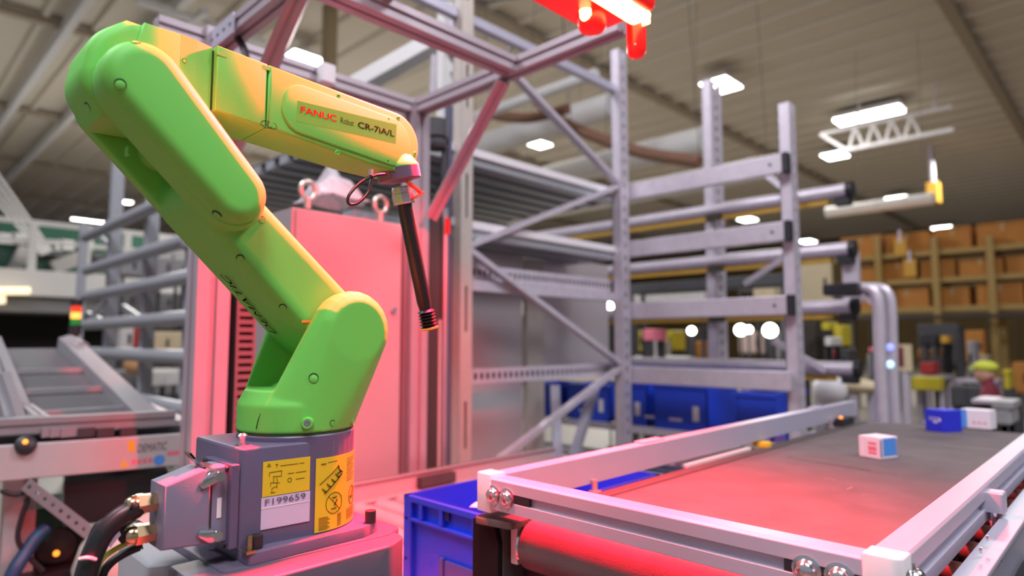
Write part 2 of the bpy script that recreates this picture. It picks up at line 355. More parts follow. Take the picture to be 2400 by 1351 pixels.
# turret: two cheeks growing out of one drum
def circ(c, r, x, n=22): return [L(x, c[0]+r*math.cos(2*math.pi*k/n), c[1]+r*math.sin(2*math.pi*k/n)) for k in range(n)]
def ring(z, r, n=36, cond=lambda x: True): return [L(r*math.cos(2*math.pi*k/n), r*math.sin(2*math.pi*k/n), z) for k in range(n) if cond(r*math.cos(2*math.pi*k/n))]
near = hull(circ(J2, .047, .0965)+circ(J2, .059, .088)+circ(J2, .063, .078)+circ(J2, .061, .056)+ring(.182, .0885, cond=lambda x: x > .030)+ring(.215, .086, cond=lambda x: x > .03))
far = hull(circ(J2, .056, -.0865)+circ(J2, .060, -.092)+circ(J2, .05, -.104)+ring(.182, .0885, cond=lambda x: x < -.035)+ring(.225, .086, cond=lambda x: x < -.045))
mb = MB(); mb.add(near.v, near.f); mb.add(far.v, far.f); mb.lathe(L(0, 0, .179), (0, 0, 1), [(0, .0885), (.04, .0885), (.062, .078)], 48)
mb.prism(rp([(-.06, .2), (.055, .2), (.06, .25, .01), (-.015, .247, .02)], 4), -.08, .06, fYZ)
tur = P('turret', mb, GREEN, robot); organic(tur, .0022, 7)
P('turret_seam', MB().lathe(L(0, 0, .1765), (0, 0, 1), [(0, .0868), (.004, .0868)], 48), SEAM, robot)
def plug_cap(name, p, nrm, r, parent, h=.0012, m=GREEN, dip=True):
    p = Vector(p); nrm = unit(nrm); mb = MB()
    mb.lathe(p-nrm*.002, nrm, [(0, r), (.002+h, r), (.002+h*1.2, r*.8), (.002+h*.4, r*.74), (.002+h*.4, r*.3)], 18)
    return P(name, mb, m, parent, smooth=50)
def dimple(name, p, nrm, r, parent):
    p = Vector(p); nrm = unit(nrm)
    d, sd, up_ = frame(nrm)
    P(name, MB().lathe(p-nrm*.003, nrm, [(0, r), (.0032, r), (.0034, r*.95)], 18), SEAM, parent)  # dark crescent on the upper side stands in for shade in the recess
    P(name, MB().lathe(p-nrm*.003-up_*r*.22, nrm, [(0, r*.84), (.0036, r*.84), (.0038, r*.8)], 18), GREEN, parent, smooth=40)
for u_, v_, x in ((720, 993, .088), (826, 988, .069)):
    p = W(u_, v_, X=x-.965); n_ = unit(Vector((p.x-RO.x, p.y-RO.y, 0)))
    n2 = unit(Vector((.8, -.5, 0))) if x > .08 else unit(Vector((.6, .75, 0)))
    P('screw_boss', MB().lathe(p-n2*.022, n2, [(0, .011), (.022, .0085), (.024, .0075), (.024, .005), (.018, .005)], 18), GREEN, tur, smooth=40)
    P('socket_screw', MB().lathe(p-n2*.004, n2, [(0, .0052), (.0055, .0052), (.0055, .0026), (.003, .0026)], 12), STEEL, tur, smooth=40)['label'] = 'steel socket screw'
P('recess_slots', MB().box(W(818, 695, X=-.8845), (.004, .011, .002)).box(W(818, 698, X=-.8825), (.004, .011, .002)).box(W(813, 691, X=-.8875), (.004, .007, .002)), SEAM, tur)
P('casing_seam', MB().tube([L(.036, -.0815, .187), L(.038, -.0800, .199), L(.042, -.0765, .212), L(.047, -.0705, .224)], .0008, 6), SEAM, tur)
# lower arm: one casting, forked at its upper end
mb = MB()
mb.prism(capsule((.0, .003), (.275, -.001), .0525, .0435, 16), -.081, .0475, fAB, .008, .018, 5)
mb.prism(rp([(.2, -.042, .01), (.475, -.037, .035), (.475, .04, .035), (.2, .042, .01)], 5), -.086, -.061, fAB, .006, .003, 3)
mb.prism(capsule((.262, .001), (.44, .007), .0425, .047, 16), .028, .066, fAB, .003, .004, 3)
mb.prism(rp([(.26, -.042), (.292, -.042, .008), (.308, .042, .008), (.26, .042)], 3), -.08, .05, fAB)
arm = P('lower_arm', mb, GREEN, robot); organic(arm, .0024, 5)
cov = P('elbow_cover', MB().prism(capsule((.266, .002), (.44, .008), .0415, .0485, 20), .05, .0975, fAB, 0, .021, 7), GREEN, robot, smooth=60)
P('cover_seam', MB().tube([L(.0655, *AB(.262+.0428*math.cos(t), .001+.0428*math.sin(t))) for t in [math.radians(120+10*k) for k in range(13)]], .0007, 6, 2), SEAM, robot)
P('cover_foot', MB().prism(capsule((.260, .001), (.40, .006), .043, .045, 16), .05, .0725, fAB, 0, .008, 4), GREEN, robot, smooth=60)
def recess(u_, v_, r, par):
    p, n_ = surf(u_, v_); dimple('plug_recess', p+n_*.0002, n_, r, par)
LATER = [(282, 197, .0068, cov), (318, 99, .0052, cov), (432, 142, .003, cov), (508, 503, .0072, cov), (614, 515, .005, cov), (563, 605, .0058, arm), (663, 720, .0058, arm)]
P('orange_mark', MB().box(L(.0474, *AB(.055, -.034)), (.0006, .016, .0035)), mat('orange_tape', (.8, .25, .03), .6), arm)['label'] = 'small orange mark'
# lettering on the arm's underside, read upwards
t0 = Wp(652, 781, L(0, *AB(0, -.0492)), dB); t1 = Wp(529, 640, L(0, *AB(0, -.0468)), dB)
text('lettering', 'DEMATIC', t0-dB*.0004, t1-dB*.0004, (-1, 0, 0), .017, PRINT, arm, shear=.25, ext=.0022)['label'] = 'black slanted lettering'
P('inner_sleeve', MB().cyl(L(-.062, *AB(.36, .014)), L(.034, *AB(.36, .014)), .028, n=28), GREEN, robot, smooth=40)
P('sleeve_clip', MB().box(L(-.02, *AB(.385, -.033)), (.016, .003, .012)), GREEN, robot)
# elbow housing and forearm
ez = lambda y, z: (y, z)
mb = MB().prism(rp([(-.294, .600), (-.322, .642, .05), (-.312, .704, .09), (-.270, .738), (-.205, .736), (-.205, .602)], 9), -.058, .0365, fYZ, .006, .016, 5)
mb.prism(rp([(-.290, .601, .003), (-.272, .66, .03), (-.262, .70, .02), (-.252, .7365), (-.205, .736), (-.205, .602)], 5), .02, .0395, fYZ, 0, .002, 2)
mb.hex8([L(-.058, -.206, .602), L(.0395, -.206, .602), L(.0395, -.206, .736), L(-.058, -.206, .736)], [L(-.055, -.184, .602), L(.0365, -.184, .602), L(.0365, -.184, .7355), L(-.055, -.184, .7355)])
mb.hex8([L(-.055, -.184, .602), L(.0365, -.184, .602), L(.0365, -.184, .7355), L(-.055, -.184, .7355)], [L(-.052, -.1615, .603), L(.031, -.1615, .603), L(.031, -.1615, .7345), L(-.052, -.1615, .7345)])
elb = P('elbow_housing', mb, GREEN, robot, smooth=45)
LATER += [(206, 250, .0062, elb), (735, 886, .0072, tur), (779, 991, .0042, tur)]
for a_ in LATER: recess(*a_)
def fTP(a, b, x): return L(x-max(0, a+.08)*.06 if x > .02 else x, a, b)
FA = lambda y: .7365-.055*(y+.16)                       # top edge of the forearm
mb = MB().prism(rp([(-.158, .6405), (-.158, .7365), (-.0835, .7315), (-.0835, .6335)], 3), -.058, .041, fYZ, .006, .003, 3)
fore = P('forearm', mb, GREEN, robot, smooth=45)
mb = MB().prism(rp([(-.082, .6335), (-.082, .7315), (.214, .7215, .053), (.214, .615, .05), (.10, .6175, .01)], 9), -.058, .042, fTP, .01, .005, 4)
fore2 = P('forearm_head', mb, GREEN, robot, smooth=50)
P('forearm_seam', MB().prism(rp([(-.163, .645), (-.163, .731), (-.157, .731), (-.157, .645)]), -.05, .029, fYZ).prism(rp([(-.0845, .637), (-.0845, .728), (-.081, .728), (-.081, .637)]), -.055, .0375, fYZ), SEAM, robot)
nm = P('name_panel', MB().prism(rp([(-.062, .640, .034), (-.056, .7155, .034), (.192, .709, .044), (.192, .621, .044)], 9), .040, .0448, fTP, 0, .0014, 3), GREEN, fore2, smooth=40); nm['label'] = 'raised name panel'
NP = unit(Vector((1, .06, 0)))
def on(u_, v_): return Wp(u_, v_, L(.0448-.0048, 0, .67), NP)
hz = .0105
NL = mat('label_film', (.022, .46, .06), .9, spec=.1)
qs = [on(*c) for c in ((694, 284), (928, 338), (930, 292), (697, 236))]
P('name_label', MB().hex8([p-NP*.0002 for p in qs], [p+NP*.0002 for p in qs]), NL, fore2)
a0, a1 = on(705, 264), on(924, 321); dd = (a1-a0)
text('lettering', 'FANUC', a0, a0+dd*.355, (0, 0, 1), hz, REDPR, fore2, bold=.022, ext=.0004)['label'] = 'red bold lettering'
text('lettering', 'Robot', a0+dd*.395, a0+dd*.535, (0, 0, 1), hz*.92, PRINT, fore2, bold=-.004, ext=.0004)['label'] = 'thin black lettering'
text('lettering', 'CR-7iA/L', a0+dd*.58, a1, (0, 0, 1), hz, PRINT, fore2, bold=.018, ext=.0004)['label'] = 'bold black lettering'
for y, z in ((.04, .7205), (.165, .7165), (.205, .66), (.04, .625), (.16, .6225)):
    P('screw', MB().lathe(fTP(y, z-.003, .0395), (1, .06, 0), [(0, .0042), (.0032, .0042), (.004, .003), (.0025, .002)], 12), GREEN, fore2, smooth=40)
for y, z in ((.142, .7055), (.142, .630)): P('pin', MB().cyl(fTP(y, z, .044), fTP(y, z, .0455), .0012, n=8), PRINT, fore2)
for y in (-.152, -.086):
    P('cover_clip', MB().prism(rp([(y-.007, .728, .003), (y+.008, .7275, .003), (y+.008, .7215, .003), (y-.007, .722, .003)], 3), .0395, .0416, fYZ), GREEN, fore, smooth=40)
P('seam_loop', MB().tube([L(.0412, -.0832+.0085*math.cos(t)*(1 if k else -1)+(0), .638+.0055*math.sin(t)) for k in (0,) for t in [i*math.pi/6 for i in range(13)]], .0005, 5, 2), SEAM, fore)
P('seam_loop', MB().tube([L(.0412, -.0745+.0075*math.cos(t), .638+.005*math.sin(t)) for t in [i*math.pi/6 for i in range(13)]], .0005, 5, 2), SEAM, fore)
# wrist and tool
TD = unit(Vector((0, .256, -.967))); TO = L(0, .183, .636)
def tl(t): return TO+TD*t
P('wrist', MB().lathe(tl(-.022), TD, [(0, .026), (.008, .030), (.0195, .036), (.0255, .0395), (.028, .0395)], 32), GREEN, robot, smooth=40)
fl = P('tool_flange', MB().lathe(tl(.0055), TD, [(0, .0385), (.0005, .0395), (.021, .0395), (.0225, .038), (.0225, .03), (.026, .022)], 36), GREY, robot, smooth=40)
P('flange_screw', MB().lathe(tl(.012)+Vector((.020, -.030, 0)), TD, [(0, .0055), (.022, .0055), (.023, .004)], 12), GREY, fl, smooth=40)
P('adapter', MB().lathe(tl(.040), TD, [(0, .0175), (.004, .0185), (.012, .0185), (.013, .0205), (.030, .0205), (.032, .019)], 8), ALU, robot, smooth=20)['label'] = 'machined aluminium adapter'
P('arrow_clip', MB().bar(tl(.036)+Vector((.03, -.008, 0)), tl(.05)+Vector((.022, .026, 0)), .004, .0075, (1, 0, 0)).bar(tl(.065)+Vector((.02, .003, 0)), tl(.05)+Vector((.022, .029, 0)), .004, .012, (1, 0, 0)), mat('red_clip', (.75, .12, .05), .45), robot)['label'] = 'red angled clip'
P('suction_tube', MB().lathe(tl(.0715), TD, [(0, .0145), (.186, .0133), (.196, .0118), (.205, .0105)], 24), BLACK, robot, smooth=40)['label'] = 'long black suction tube'
cup = [(0, .0105)]
for k in range(5): cup += [(.004+.006*k, .0165), (.007+.006*k, .0112)]
P('suction_cup', MB().lathe(tl(.272), TD, cup+[(.034, .0165)], 24), BLACK, robot, smooth=25)['label'] = 'black bellows suction cup'
P('cup_lip', MB().lathe(tl(.306), TD, [(0, .0165), (.0008, .0178), (.003, .0178), (.004, .016)], 24), mat('orange_silicone', (.85, .30, .02), .5), robot, smooth=40)['label'] = 'orange silicone lip'
lp = [W(u_, v_, X=-.935) for u_, v_ in ((905, 408), (878, 412), (845, 428), (818, 458), (818, 478), (838, 476), (862, 452), (872, 420), (868, 402))]
P('hose_loop', MB().tube(lp, .0028, 8), BLACK, robot, smooth=60)['label'] = 'thin black hose loop'
P('hose_fitting', MB().cyl(W(868, 412, X=-.935), W(869, 398, X=-.935), .0045, n=8), ALU, robot)
# cables and stand
cx = -.922
def cp(pts, X=cx): return [W(u_, v_, X=X) for u_, v_ in pts]
o = link('power_cable', MB().tube([L(.043, -.246, .108)]+cp([(318, 1192), (282, 1212), (247, 1246), (222, 1290), (205, 1340), (196, 1400), (190, 1500), (200, 1640)]), .0125, 16), BLACK, None, smooth=60)
tag(o, 'thick black power cable curving down from the upper brass gland', 'cable')
P('cable_tie', MB().tube([W(186, 1311, X=cx+.012), W(205, 1308, X=cx+.017), W(224, 1312, X=cx+.012)], .0022, 6), WHITE, o)
P('cable_tag', MB().hex8(cp([(245, 1256), (273, 1232), (284, 1254), (258, 1286)], cx+.002), cp([(245, 1256), (273, 1232), (284, 1254), (258, 1286)], cx-.006)), LILAC, o)['label'] = 'pale printed tag'
o = link('signal_cable', MB().tube([L(.043, -.246, .071)]+cp([(318, 1238), (292, 1236), (270, 1226), (240, 1236), (222, 1270), (196, 1340), (184, 1420), (180, 1640)], cx-.03), .0095, 14), BLACK, None, smooth=60)
tag(o, 'short black cable from the lower brass gland tucked behind the thick one', 'cable')
o = link('earth_wire', MB().tube([L(.034, -.2165, .058)]+cp([(330, 1268), (300, 1274), (268, 1290), (240, 1312), (225, 1345), (214, 1400), (210, 1640)], cx-.012), .0034, 10), mat('green_yellow_wire', (.42, .55, .05), .45), None, smooth=60)
tag(o, 'thin yellow-green earth wire below the black cables', 'wire')
o = link('sensor_cable', MB().tube(cp([(332, 1280), (296, 1296), (262, 1318), (240, 1350), (228, 1420), (224, 1640)], cx-.035), .0055, 10), BLACK, None, smooth=60)
tag(o, 'thin black cable beside the yellow-green earth wire', 'cable')
PM = mat('stand_paint', (.10, .088, .125), .4, var=.05, scale=18, bump=.04)
st = T('robot_stand', 'grey cast mounting block and column under the robot base', 'stand', (RO.x, RO.y, FLOOR))
mb = MB().prism(rp([(-.15, -.15, .02), (.105, -.15, .01), (.118, .095, .03), (.1, .13, .02), (-.15, .13, .03)], 5), -.05, .0185, lambda a, c, x: L(a, c, x), 0, .002, 2)
P('mounting_plate', mb, PM, st, smooth=40)
mb = MB().prism(rp([(.02, -.19, .01), (.158, -.19, .02), (.158, .072, .03), (.135, .112, .02), (.02, .112, .01)], 5), -.075, .0165, lambda a, c, x: L(a, c, x), 0, .004, 3)
sh = P('front_shoe', mb, PM, st, smooth=35)
P('shoe_bolt', MB().cyl(L(.158, .055, -.028), L(.162, .055, -.028), .005, n=12), DARK, sh)
P('side_bracket', MB().prism(rp([(-.165, -.2, .01), (-.02, -.2, .01), (-.0, -.15), (-.165, -.15)], 3), -.12, .012, lambda a, c, x: L(a, c, x), 0, .006, 2).box(L(.04, -.16, -.03), (.09, .05, .05)), mat('grey_casting', (.33, .34, .36), .5), st, smooth=35, bevel=.004)
P('bracket_hole', MB().cyl(L(-.13, -.2005, -.045), L(-.13, -.203, -.045), .006, n=12), DARK, st)
P('column', MB().mm(L(-.11, -.10, -.05), Vector((RO.x+.09, RO.y+.09, FLOOR+.02))), PM, st, bevel=.006)
P('foot_plate', MB().mm((RO.x-.18, RO.y-.18, FLOOR), (RO.x+.18, RO.y+.18, FLOOR+.02)), PM, st)
# ================================================================== belt conveyor with its guard frame
ZT, ZB, ZBELT = -.26, -.322, -.345
YN, YF = .875, 3.06; XL0, XL1, XR0, XR1 = -.953, -.913, -.262, -.222
bc = T('belt_conveyor', 'belt conveyor with a dark rubber belt inside a pale aluminium guard frame', 'conveyor', (-.6, 2.0, FLOOR))
mb = MB(); prof = [(3.075, ZBELT)]
sec = [Vector((3.09, ZBELT)), Vector((.948, ZBELT))]+[Vector((.948-.047*math.sin(t), ZBELT-.047+.047*math.cos(t))) for t in [math.pi*k/12 for k in range(1, 13)]]+[Vector((3.09, ZBELT-.094))]+[Vector((3.09+.047*math.sin(t), ZBELT-.047-.047*math.cos(t))) for t in [math.pi*k/8 for k in range(1, 8)]]
mb.prism(sec, -.868, -.285, lambda a, b, x: Vector((x, a, b)))
belt = P('belt', mb, BELT, bc, smooth=30)
SCR = mat('belt_wear', (.30, .25, .25), .6, var=.3)
for (u0, v0, u1, v1) in ((1845, 1072, 2040, 1104), (2215, 1045, 2345, 1056), (2020, 1160, 2056, 1162), (1985, 1148, 1998, 1142), (1930, 1122, 1960, 1126)):
    P('belt_splice' if u1-u0 > 90 else 'belt_scratch', MB().bar(W(u0, v0, Z=ZBELT+.0004), W(u1, v1, Z=ZBELT+.0004), .004 if u1-u0 > 90 else .0025, .0006), CHAR if u0 == 1845 else SCR, belt)
P('end_roller_cap', MB().lathe((-.869, .948, ZBELT-.047), (-1, 0, 0), [(0, .046), (.006, .046), (.008, .043), (.009, .02), (.016, .016)], 28), STEEL, bc, smooth=30)
sf = P('side_frame', MB().mm((-.935, .905, -.50), (-.91, 3.08, -.355)), CHAR, bc, bevel=.002)
P('end_plate', MB().prism(rp([(-.985, -.352, .006), (-.925, -.352, .012), (-.912, -.39, .01), (-.912, -.50), (-.985, -.598)], 4), .893, .905, lambda a, b, x: Vector((a, x, b)), .001, 0, 1), mat('black_paint', (.005, .005, .006), .75, spec=.2), bc, smooth=30)
P('end_bracket', MB().mm((-.905, .92, -.43), (-.888, 1.02, -.352)), WHITE, bc, bevel=.002)
P('belt_skirt', MB().prism(rp([(-.962, .865, .02), (-.868, .885, .01), (-.868, 3.05), (-.905, 3.05), (-.905, .97, .02), (-.962, .93, .02)], 4), -.353, -.341, lambda a, b, x: Vector((a, b, x)), 0, .002, 2), mat('dark_skirt', (.07, .065, .06), .6, var=.2), bc, smooth=30)
P('under_cover', MB().mm((-.90, .955, -.60), (-.25, 3.0, -.445)), DARK, bc, bevel=.004)
sr = P('side_frame', MB().mm((-.205, .90, -.50), (-.19, 3.08, -.318)).mm((-.205, .90, -.322), (-.17, 3.08, -.314)), ALUP, bc, bevel=.002)
P('side_channel', MB().mm((-.283, .91, -.40), (-.262, 3.05, -.352)).mm((-.262, .91, -.40), (-.205, 3.05, -.392)), CHAR, bc)
for k in range(14): P('chain_roller', MB().cyl((-.252, 1.10+.14*k, -.365), (-.215, 1.10+.14*k, -.365), .018, n=14), mat('red_brown_roller', (.16, .04, .035), .45) if not k else MATS['red_brown_roller'], bc, smooth=40)
for x in (-.86, -.25):
    for y in (1.05, 2.9): P('leg', MB().mm((x-.03, y-.03, FLOOR), (x+.03, y+.03, -.50)), ALU, bc, bevel=.003)
# guard rails: pale profile with a slot on its outer face
def rail(name, p, q, wdt, h, outer):
    """rail of width wdt, height h, slotted on the outer side"""
    mb = MB(); a, b_ = wdt/2, h/2; s = outer
    poly = rp([(-a, -b_, .003), (a, -b_, .003), (a, b_, .003), (-a, b_, .003)], 2) if not s else None
    if s:
        pts = [(-a, -b_), (a, -b_), (a, -.010), (a-.009, -.010), (a-.009, .006), (a, .006), (a, b_-.004), (a-.004, b_), (-a, b_)]
        poly = [(x*s, y) for x, y in pts]
    mb.sect(p, q, poly); return mb
zc, hh = (ZT+ZB)/2, ZT-ZB
P('guard_rail', rail('g', (XL0+.02, YN+.036, zc), (XL0+.02, YF, zc), .04, hh, -1), ALUP, bc, bevel=.0012)['label'] = 'long guard rail beside the blue tote'
P('guard_rail', rail('g', (XR0+.02, YN+.036, zc), (XR0+.02, YF, zc), .04, hh, 1), ALUP, bc, bevel=.0012)['label'] = 'long guard rail with the sensor block'
P('guard_rail', rail('g', (XL0+.036, YN+.018, zc), (XR1-.036, YN+.018, zc), .036, hh-.002, 1), ALUP, bc, bevel=.0012)['label'] = 'cross rail over the belt end'
for x0, x1, y0, y1 in ((XL0-.004, XL1, YN-.002, YN+.04), (XR0, XR1+.004, YN-.002, YN+.04)):
    P('corner_bracket', MB().prism(rp([(x0, y0, .012), (x1, y0, .003), (x1, y1, .003), (x0, y1, .003)] if x0 < -.5 else [(x0, y0, .003), (x1, y0, .012), (x1, y1, .003), (x0, y1, .003)], 5), ZB-.006, ZT+.004, lambda a, b, x: Vector((a, b, x)), .001, .002, 2), WHITE, bc, smooth=35)['label'] = 'white plastic corner piece'
P('rail_end_cap', MB().mm((XL0, YF, ZB), (XL1, YF+.006, ZT)), WHITE, bc)
def dome(name, p, ax, r, par):
    P(name, MB().lathe(p, ax, [(-.004, r*1.5), (.0, r*1.5), (.001, r*1.1), (.006, r*1.05), (.010, r*.75), (.012, r*.3)], 18), STEEL, par, smooth=50)['label'] = 'domed steel bolt'
for x in (XL1+.006, XL1+.043, XR0-.026, XR0-.066): dome('bolt', (x, YN-.001, zc-.002), (0, -1, 0), .0125, bc)
P('slot_insert', MB().mm((XL1, YN+.001, zc-.009), (XL1+.098, YN+.008, zc+.005)), DARK, bc)
P('slot_insert', MB().mm((XR0-.095, YN+.001, zc-.009), (XR0-.002, YN+.008, zc+.005)), DARK, bc)
for y in (YN+.022, YN+.052): dome('bolt', (XR1+.004, y, zc), (1, 0, 0), .0125, bc)
for y in (1.19, 2.72):
    for x in ((XL0+XL1)/2+.028,):
        P('rail_support', MB().cyl((x, y, -.341), (x, y, ZB+.01), .007, n=12).cyl((x, y, -.341), (x, y, -.336), .014, n=14), ZINC, bc, smooth=40)
for y, l in ((1.47, .05), (2.66, .05)):
    P('clamp_plate', MB().mm((XL0, y-l, ZT), (XL0+.03, y+l, ZT+.004)), ALUP, bc, bevel=.001)
P('duct_strip', MB().mm((-.955, 1.60, -.343), (-.905, 2.0, -.334)), WPAINT, bc, bevel=.001)
P('tape_roll', MB().lathe((-.915, 2.10, -.341), (0, 0, 1), [(0, .03), (.012, .03), (.014, .02)], 20), YEL, bc, smooth=40)['label'] = 'yellow round marker'
P('connector_block', MB().mm((-.93, 2.2, -.341), (-.905, 2.27, -.32)), mat('violet_plastic', (.12, .08, .3), .5), bc)
ph = P('photo_sensor', MB().mm((-.912, 2.78, -.345), (-.88, 2.92, -.31)), DARK, bc, bevel=.004)
P('sensor_light', MB().sphere((-.893, 2.80, -.308), .007), mat('amber_led', (1, .3, .05), .4, emit=(1, .3, .03), estr=2), ph, smooth=60)
sb = W(2318, 1152, Z=-.27)
sm = P('sensor_block', MB().prism(rp([(sb.x-.018, sb.y-.012, .004), (sb.x+.022, sb.y-.012, .006), (sb.x+.022, sb.y+.03, .006), (sb.x-.018, sb.y+.03, .004)], 4), -.305, -.27, lambda a, b, x: Vector((a, b, x)), 0, .003, 3), ALUP, bc, smooth=40)
P('sensor_rod', MB().cyl((sb.x-.03, sb.y+.008, -.285), (sb.x-.018, sb.y+.008, -.285), .006, n=10).cyl((sb.x+.004, sb.y, -.34), (sb.x+.004, sb.y, -.305), .006, n=10), STEEL, sm, smooth=40)
q = W(2238, 1278, Z=-.33); P('star_knob', MB().lathe(q, (0, 0, 1), [(0, .012), (.008, .014), (.012, .006), (.026, .004)], 5), WHITE, bc)
for (u_, v_) in ((2382, 1226), (2312, 1262), (2296, 1290), (2342, 1312)): 
    p = W(u_, v_, X=-.1895); P('screw', MB().cyl(p, p+Vector((.003, 0, 0)), .004, n=10), STEEL if u_ != 2382 else DARK, bc)
P('motor_box', MB().mm((-.185, 1.25, -.62), (-.12, 1.6, -.40)), DARK, bc, bevel=.006)
# ------------------------------------------------------------------ cartons on the belt
PINKP = mat('pale_carton', (.80, .74, .80), .55, var=.03); BLUEP = mat('blue_print', (.08, .30, .80), .55); RBLUE = mat('royal_blue_carton', (.02, .03, .62), .45, var=.05)
ROSE = mat('rose_print', (.75, .18, .25), .6)
def yawbox(name, label, c, sx, sy, sz, yaw, m, group=None):
    t = T(name, label, 'carton', c, group); R = Matrix.Rotation(yaw, 3, 'Z')
    P('body', MB().box(Vector(c)+Vector((0, 0, sz/2)), (sx, sy, sz), R), m, t, bevel=.0015)
    def face(nm, m2, axis, sgn, a0, a1, z0, z1):
        h = (sx if axis == 0 else sy)/2*sgn; e = .0006*sgn
        pts = []
        for d in (h, h+e):
            pts.append([Vector(c)+R@(Vector((d, a, z)) if axis == 0 else Vector((a, d, z))) for a, z in ((a0, z0), (a1, z0), (a1, z1), (a0, z1))])
        return P(nm, MB().hex8(*pts), m2, t)
    return t, face, R
bz = ZBELT+.0005
p0 = W(2064, 1078, Z=bz); ya = math.radians(-20)
t, face, R = yawbox('carton', 'small white and blue carton standing alone on the belt', p0+Matrix.Rotation(ya, 3, 'Z')@Vector((-.034, .040, 0)), .068, .08, .062, ya, PINKP, 'cartons on the belt')
face('printed_panel', BLUEP, 0, 1, -.026, .03, .008, .058)['label'] = 'blue printed side'
for a in (-.036, .036): face('colour_bar', mat('multi_print', (.35, .3, .45), .6) if a < 0 else MATS['multi_print'], 0, 1, a-.005, a+.005, .006, .055)
for k, (z0, z1) in enumerate(((.040, .047), (.022, .035), (.012, .019))): face('print_line', ROSE, 1, -1, -.004, .023, z0, z1)
face('fold_edge', LILAC, 1, -1, -.0135, -.0125, .003, .058)
p0 = W(2178, 1011, Z=bz)
t, face, R = yawbox('carton', 'royal blue carton near the far end of the belt', p0+Vector((.039, .045, 0)), .078, .09, .082, math.radians(-28), RBLUE, 'cartons on the belt')
for k, (z0, z1, a, b_) in enumerate(((.050, .053, -.024, .022), (.042, .045, -.022, .012), (.032, .040, -.005, .014))): face('print_line', LILAC, 1, -1, a, b_, z0, z1)
face('logo_dot', PINKP, 1, -1, .017, .026, .040, .05)
p0 = W(2252, 1003, Z=bz)
t, face, R = yawbox('carton', 'white carton with a blue end touching the royal blue carton', p0+Vector((.052, .045, 0)), .10, .07, .073, math.radians(-8), PINKP, 'cartons on the belt')
face('blue_end', BLUEP, 1, -1, -.05, -.028, 0.001, .072)
for k in range(3): face('print_line', ROSE, 1, -1, -.01+.018*k, .002+.018*k, .02, .026)
# ------------------------------------------------------------------ blue tote
TX0, TX1, TY0, TY1, TZ0, TZ1 = -1.325, -1.0, .972, 1.62, -.585, -.375
tt = T('storage_tote', 'empty blue plastic tote standing on the rollers beside the robot', 'tote', ((TX0+TX1)/2, (TY0+TY1)/2, TZ0))
mb = MB(); w_ = .006
mb.mm((TX0+.012, TY0+.012, TZ0), (TX1-.012, TY1-.012, TZ0+.008))
mb.mm((TX0+.012, TY0+.012, TZ0), (TX1-.012, TY0+.012+w_, TZ1)).mm((TX0+.012, TY1-.012-w_, TZ0), (TX1-.012, TY1-.012, TZ1))
mb.mm((TX0+.012, TY0+.012, TZ0), (TX0+.012+w_, TY1-.012, TZ1)).mm((TX1-.012-w_, TY0+.012, TZ0), (TX1-.012, TY1-.012, TZ1))
P('wall', mb, BLUE, tt)
mb = MB()
for z, h, o_ in ((TZ1-.004, .010, 0), (TZ1-.052, .007, .0)):
    mb.mm((TX0, TY0, z-h), (TX1, TY0+.014, z)).mm((TX0, TY1-.014, z-h), (TX1, TY1, z)).mm((TX0, TY0, z-h), (TX0+.014, TY1, z)).mm((TX1-.014, TY0, z-h), (TX1, TY1, z))
mb.mm((TX0, TY0, TZ1-.004), (TX1, TY0+.018, TZ1)).mm((TX0, TY1-.018, TZ1-.004), (TX1, TY1, TZ1)).mm((TX0, TY0, TZ1-.004), (TX0+.018, TY1, TZ1)).mm((TX1-.018, TY0, TZ1-.004), (TX1, TY1, TZ1))
P('rim', mb, BLUE, tt, bevel=.0015)
for k, x in enumerate((TX0+.06, TX0+.135, TX0+.25)): P('rib', MB().mm((x, TY0+.001, TZ1-.05), (x+.012, TY0+.013, TZ1-.008)), BLUE, tt)
P('rim_slot', MB().mm((TX0+.13, TY0+.006, TZ1-.036), (TX0+.165, TY0+.0125, TZ1-.012)), mat('deep_blue', (.004, .012, .14), .5), tt)
for x, y in ((TX0, TY0), (TX1-.03, TY0), (TX0, TY1-.03), (TX1-.03, TY1-.03)):
    P('corner_post', MB().mm((x, y, TZ0), (x+.03, y+.03, TZ1-.006)), BLUE, tt, bevel=.003)
for z in (TZ1-.055, TZ1-.15): P('corner_hole', MB().cyl((TX0+.013, TY0-.0004, z), (TX0+.013, TY0+.003, z), .004, n=10), PRINT, tt)
P('label_holder', MB().mm((TX0+.155, TY0+.004, TZ0+.005), (TX1-.03, TY0+.011, TZ0+.085)).mm((TX0+.135, TY0+.003, TZ0), (TX0+.148, TY0+.012, TZ0+.088)), mat('slate_blue', (.03, .07, .30), .35), tt)
P('seam_rib', MB().mm((TX0+.0185, 1.28, TZ0), (TX0+.023, 1.285, TZ1-.005)), BLUE, tt)
o = link('paper_slip', MB().box((-1.10, 1.02, TZ1+.0042), (.035, .045, .0012), Matrix.Rotation(.5, 3, 'Z')), PINKP); tag(o, 'pale pink paper slip lying on the rim of the blue tote', 'paper')
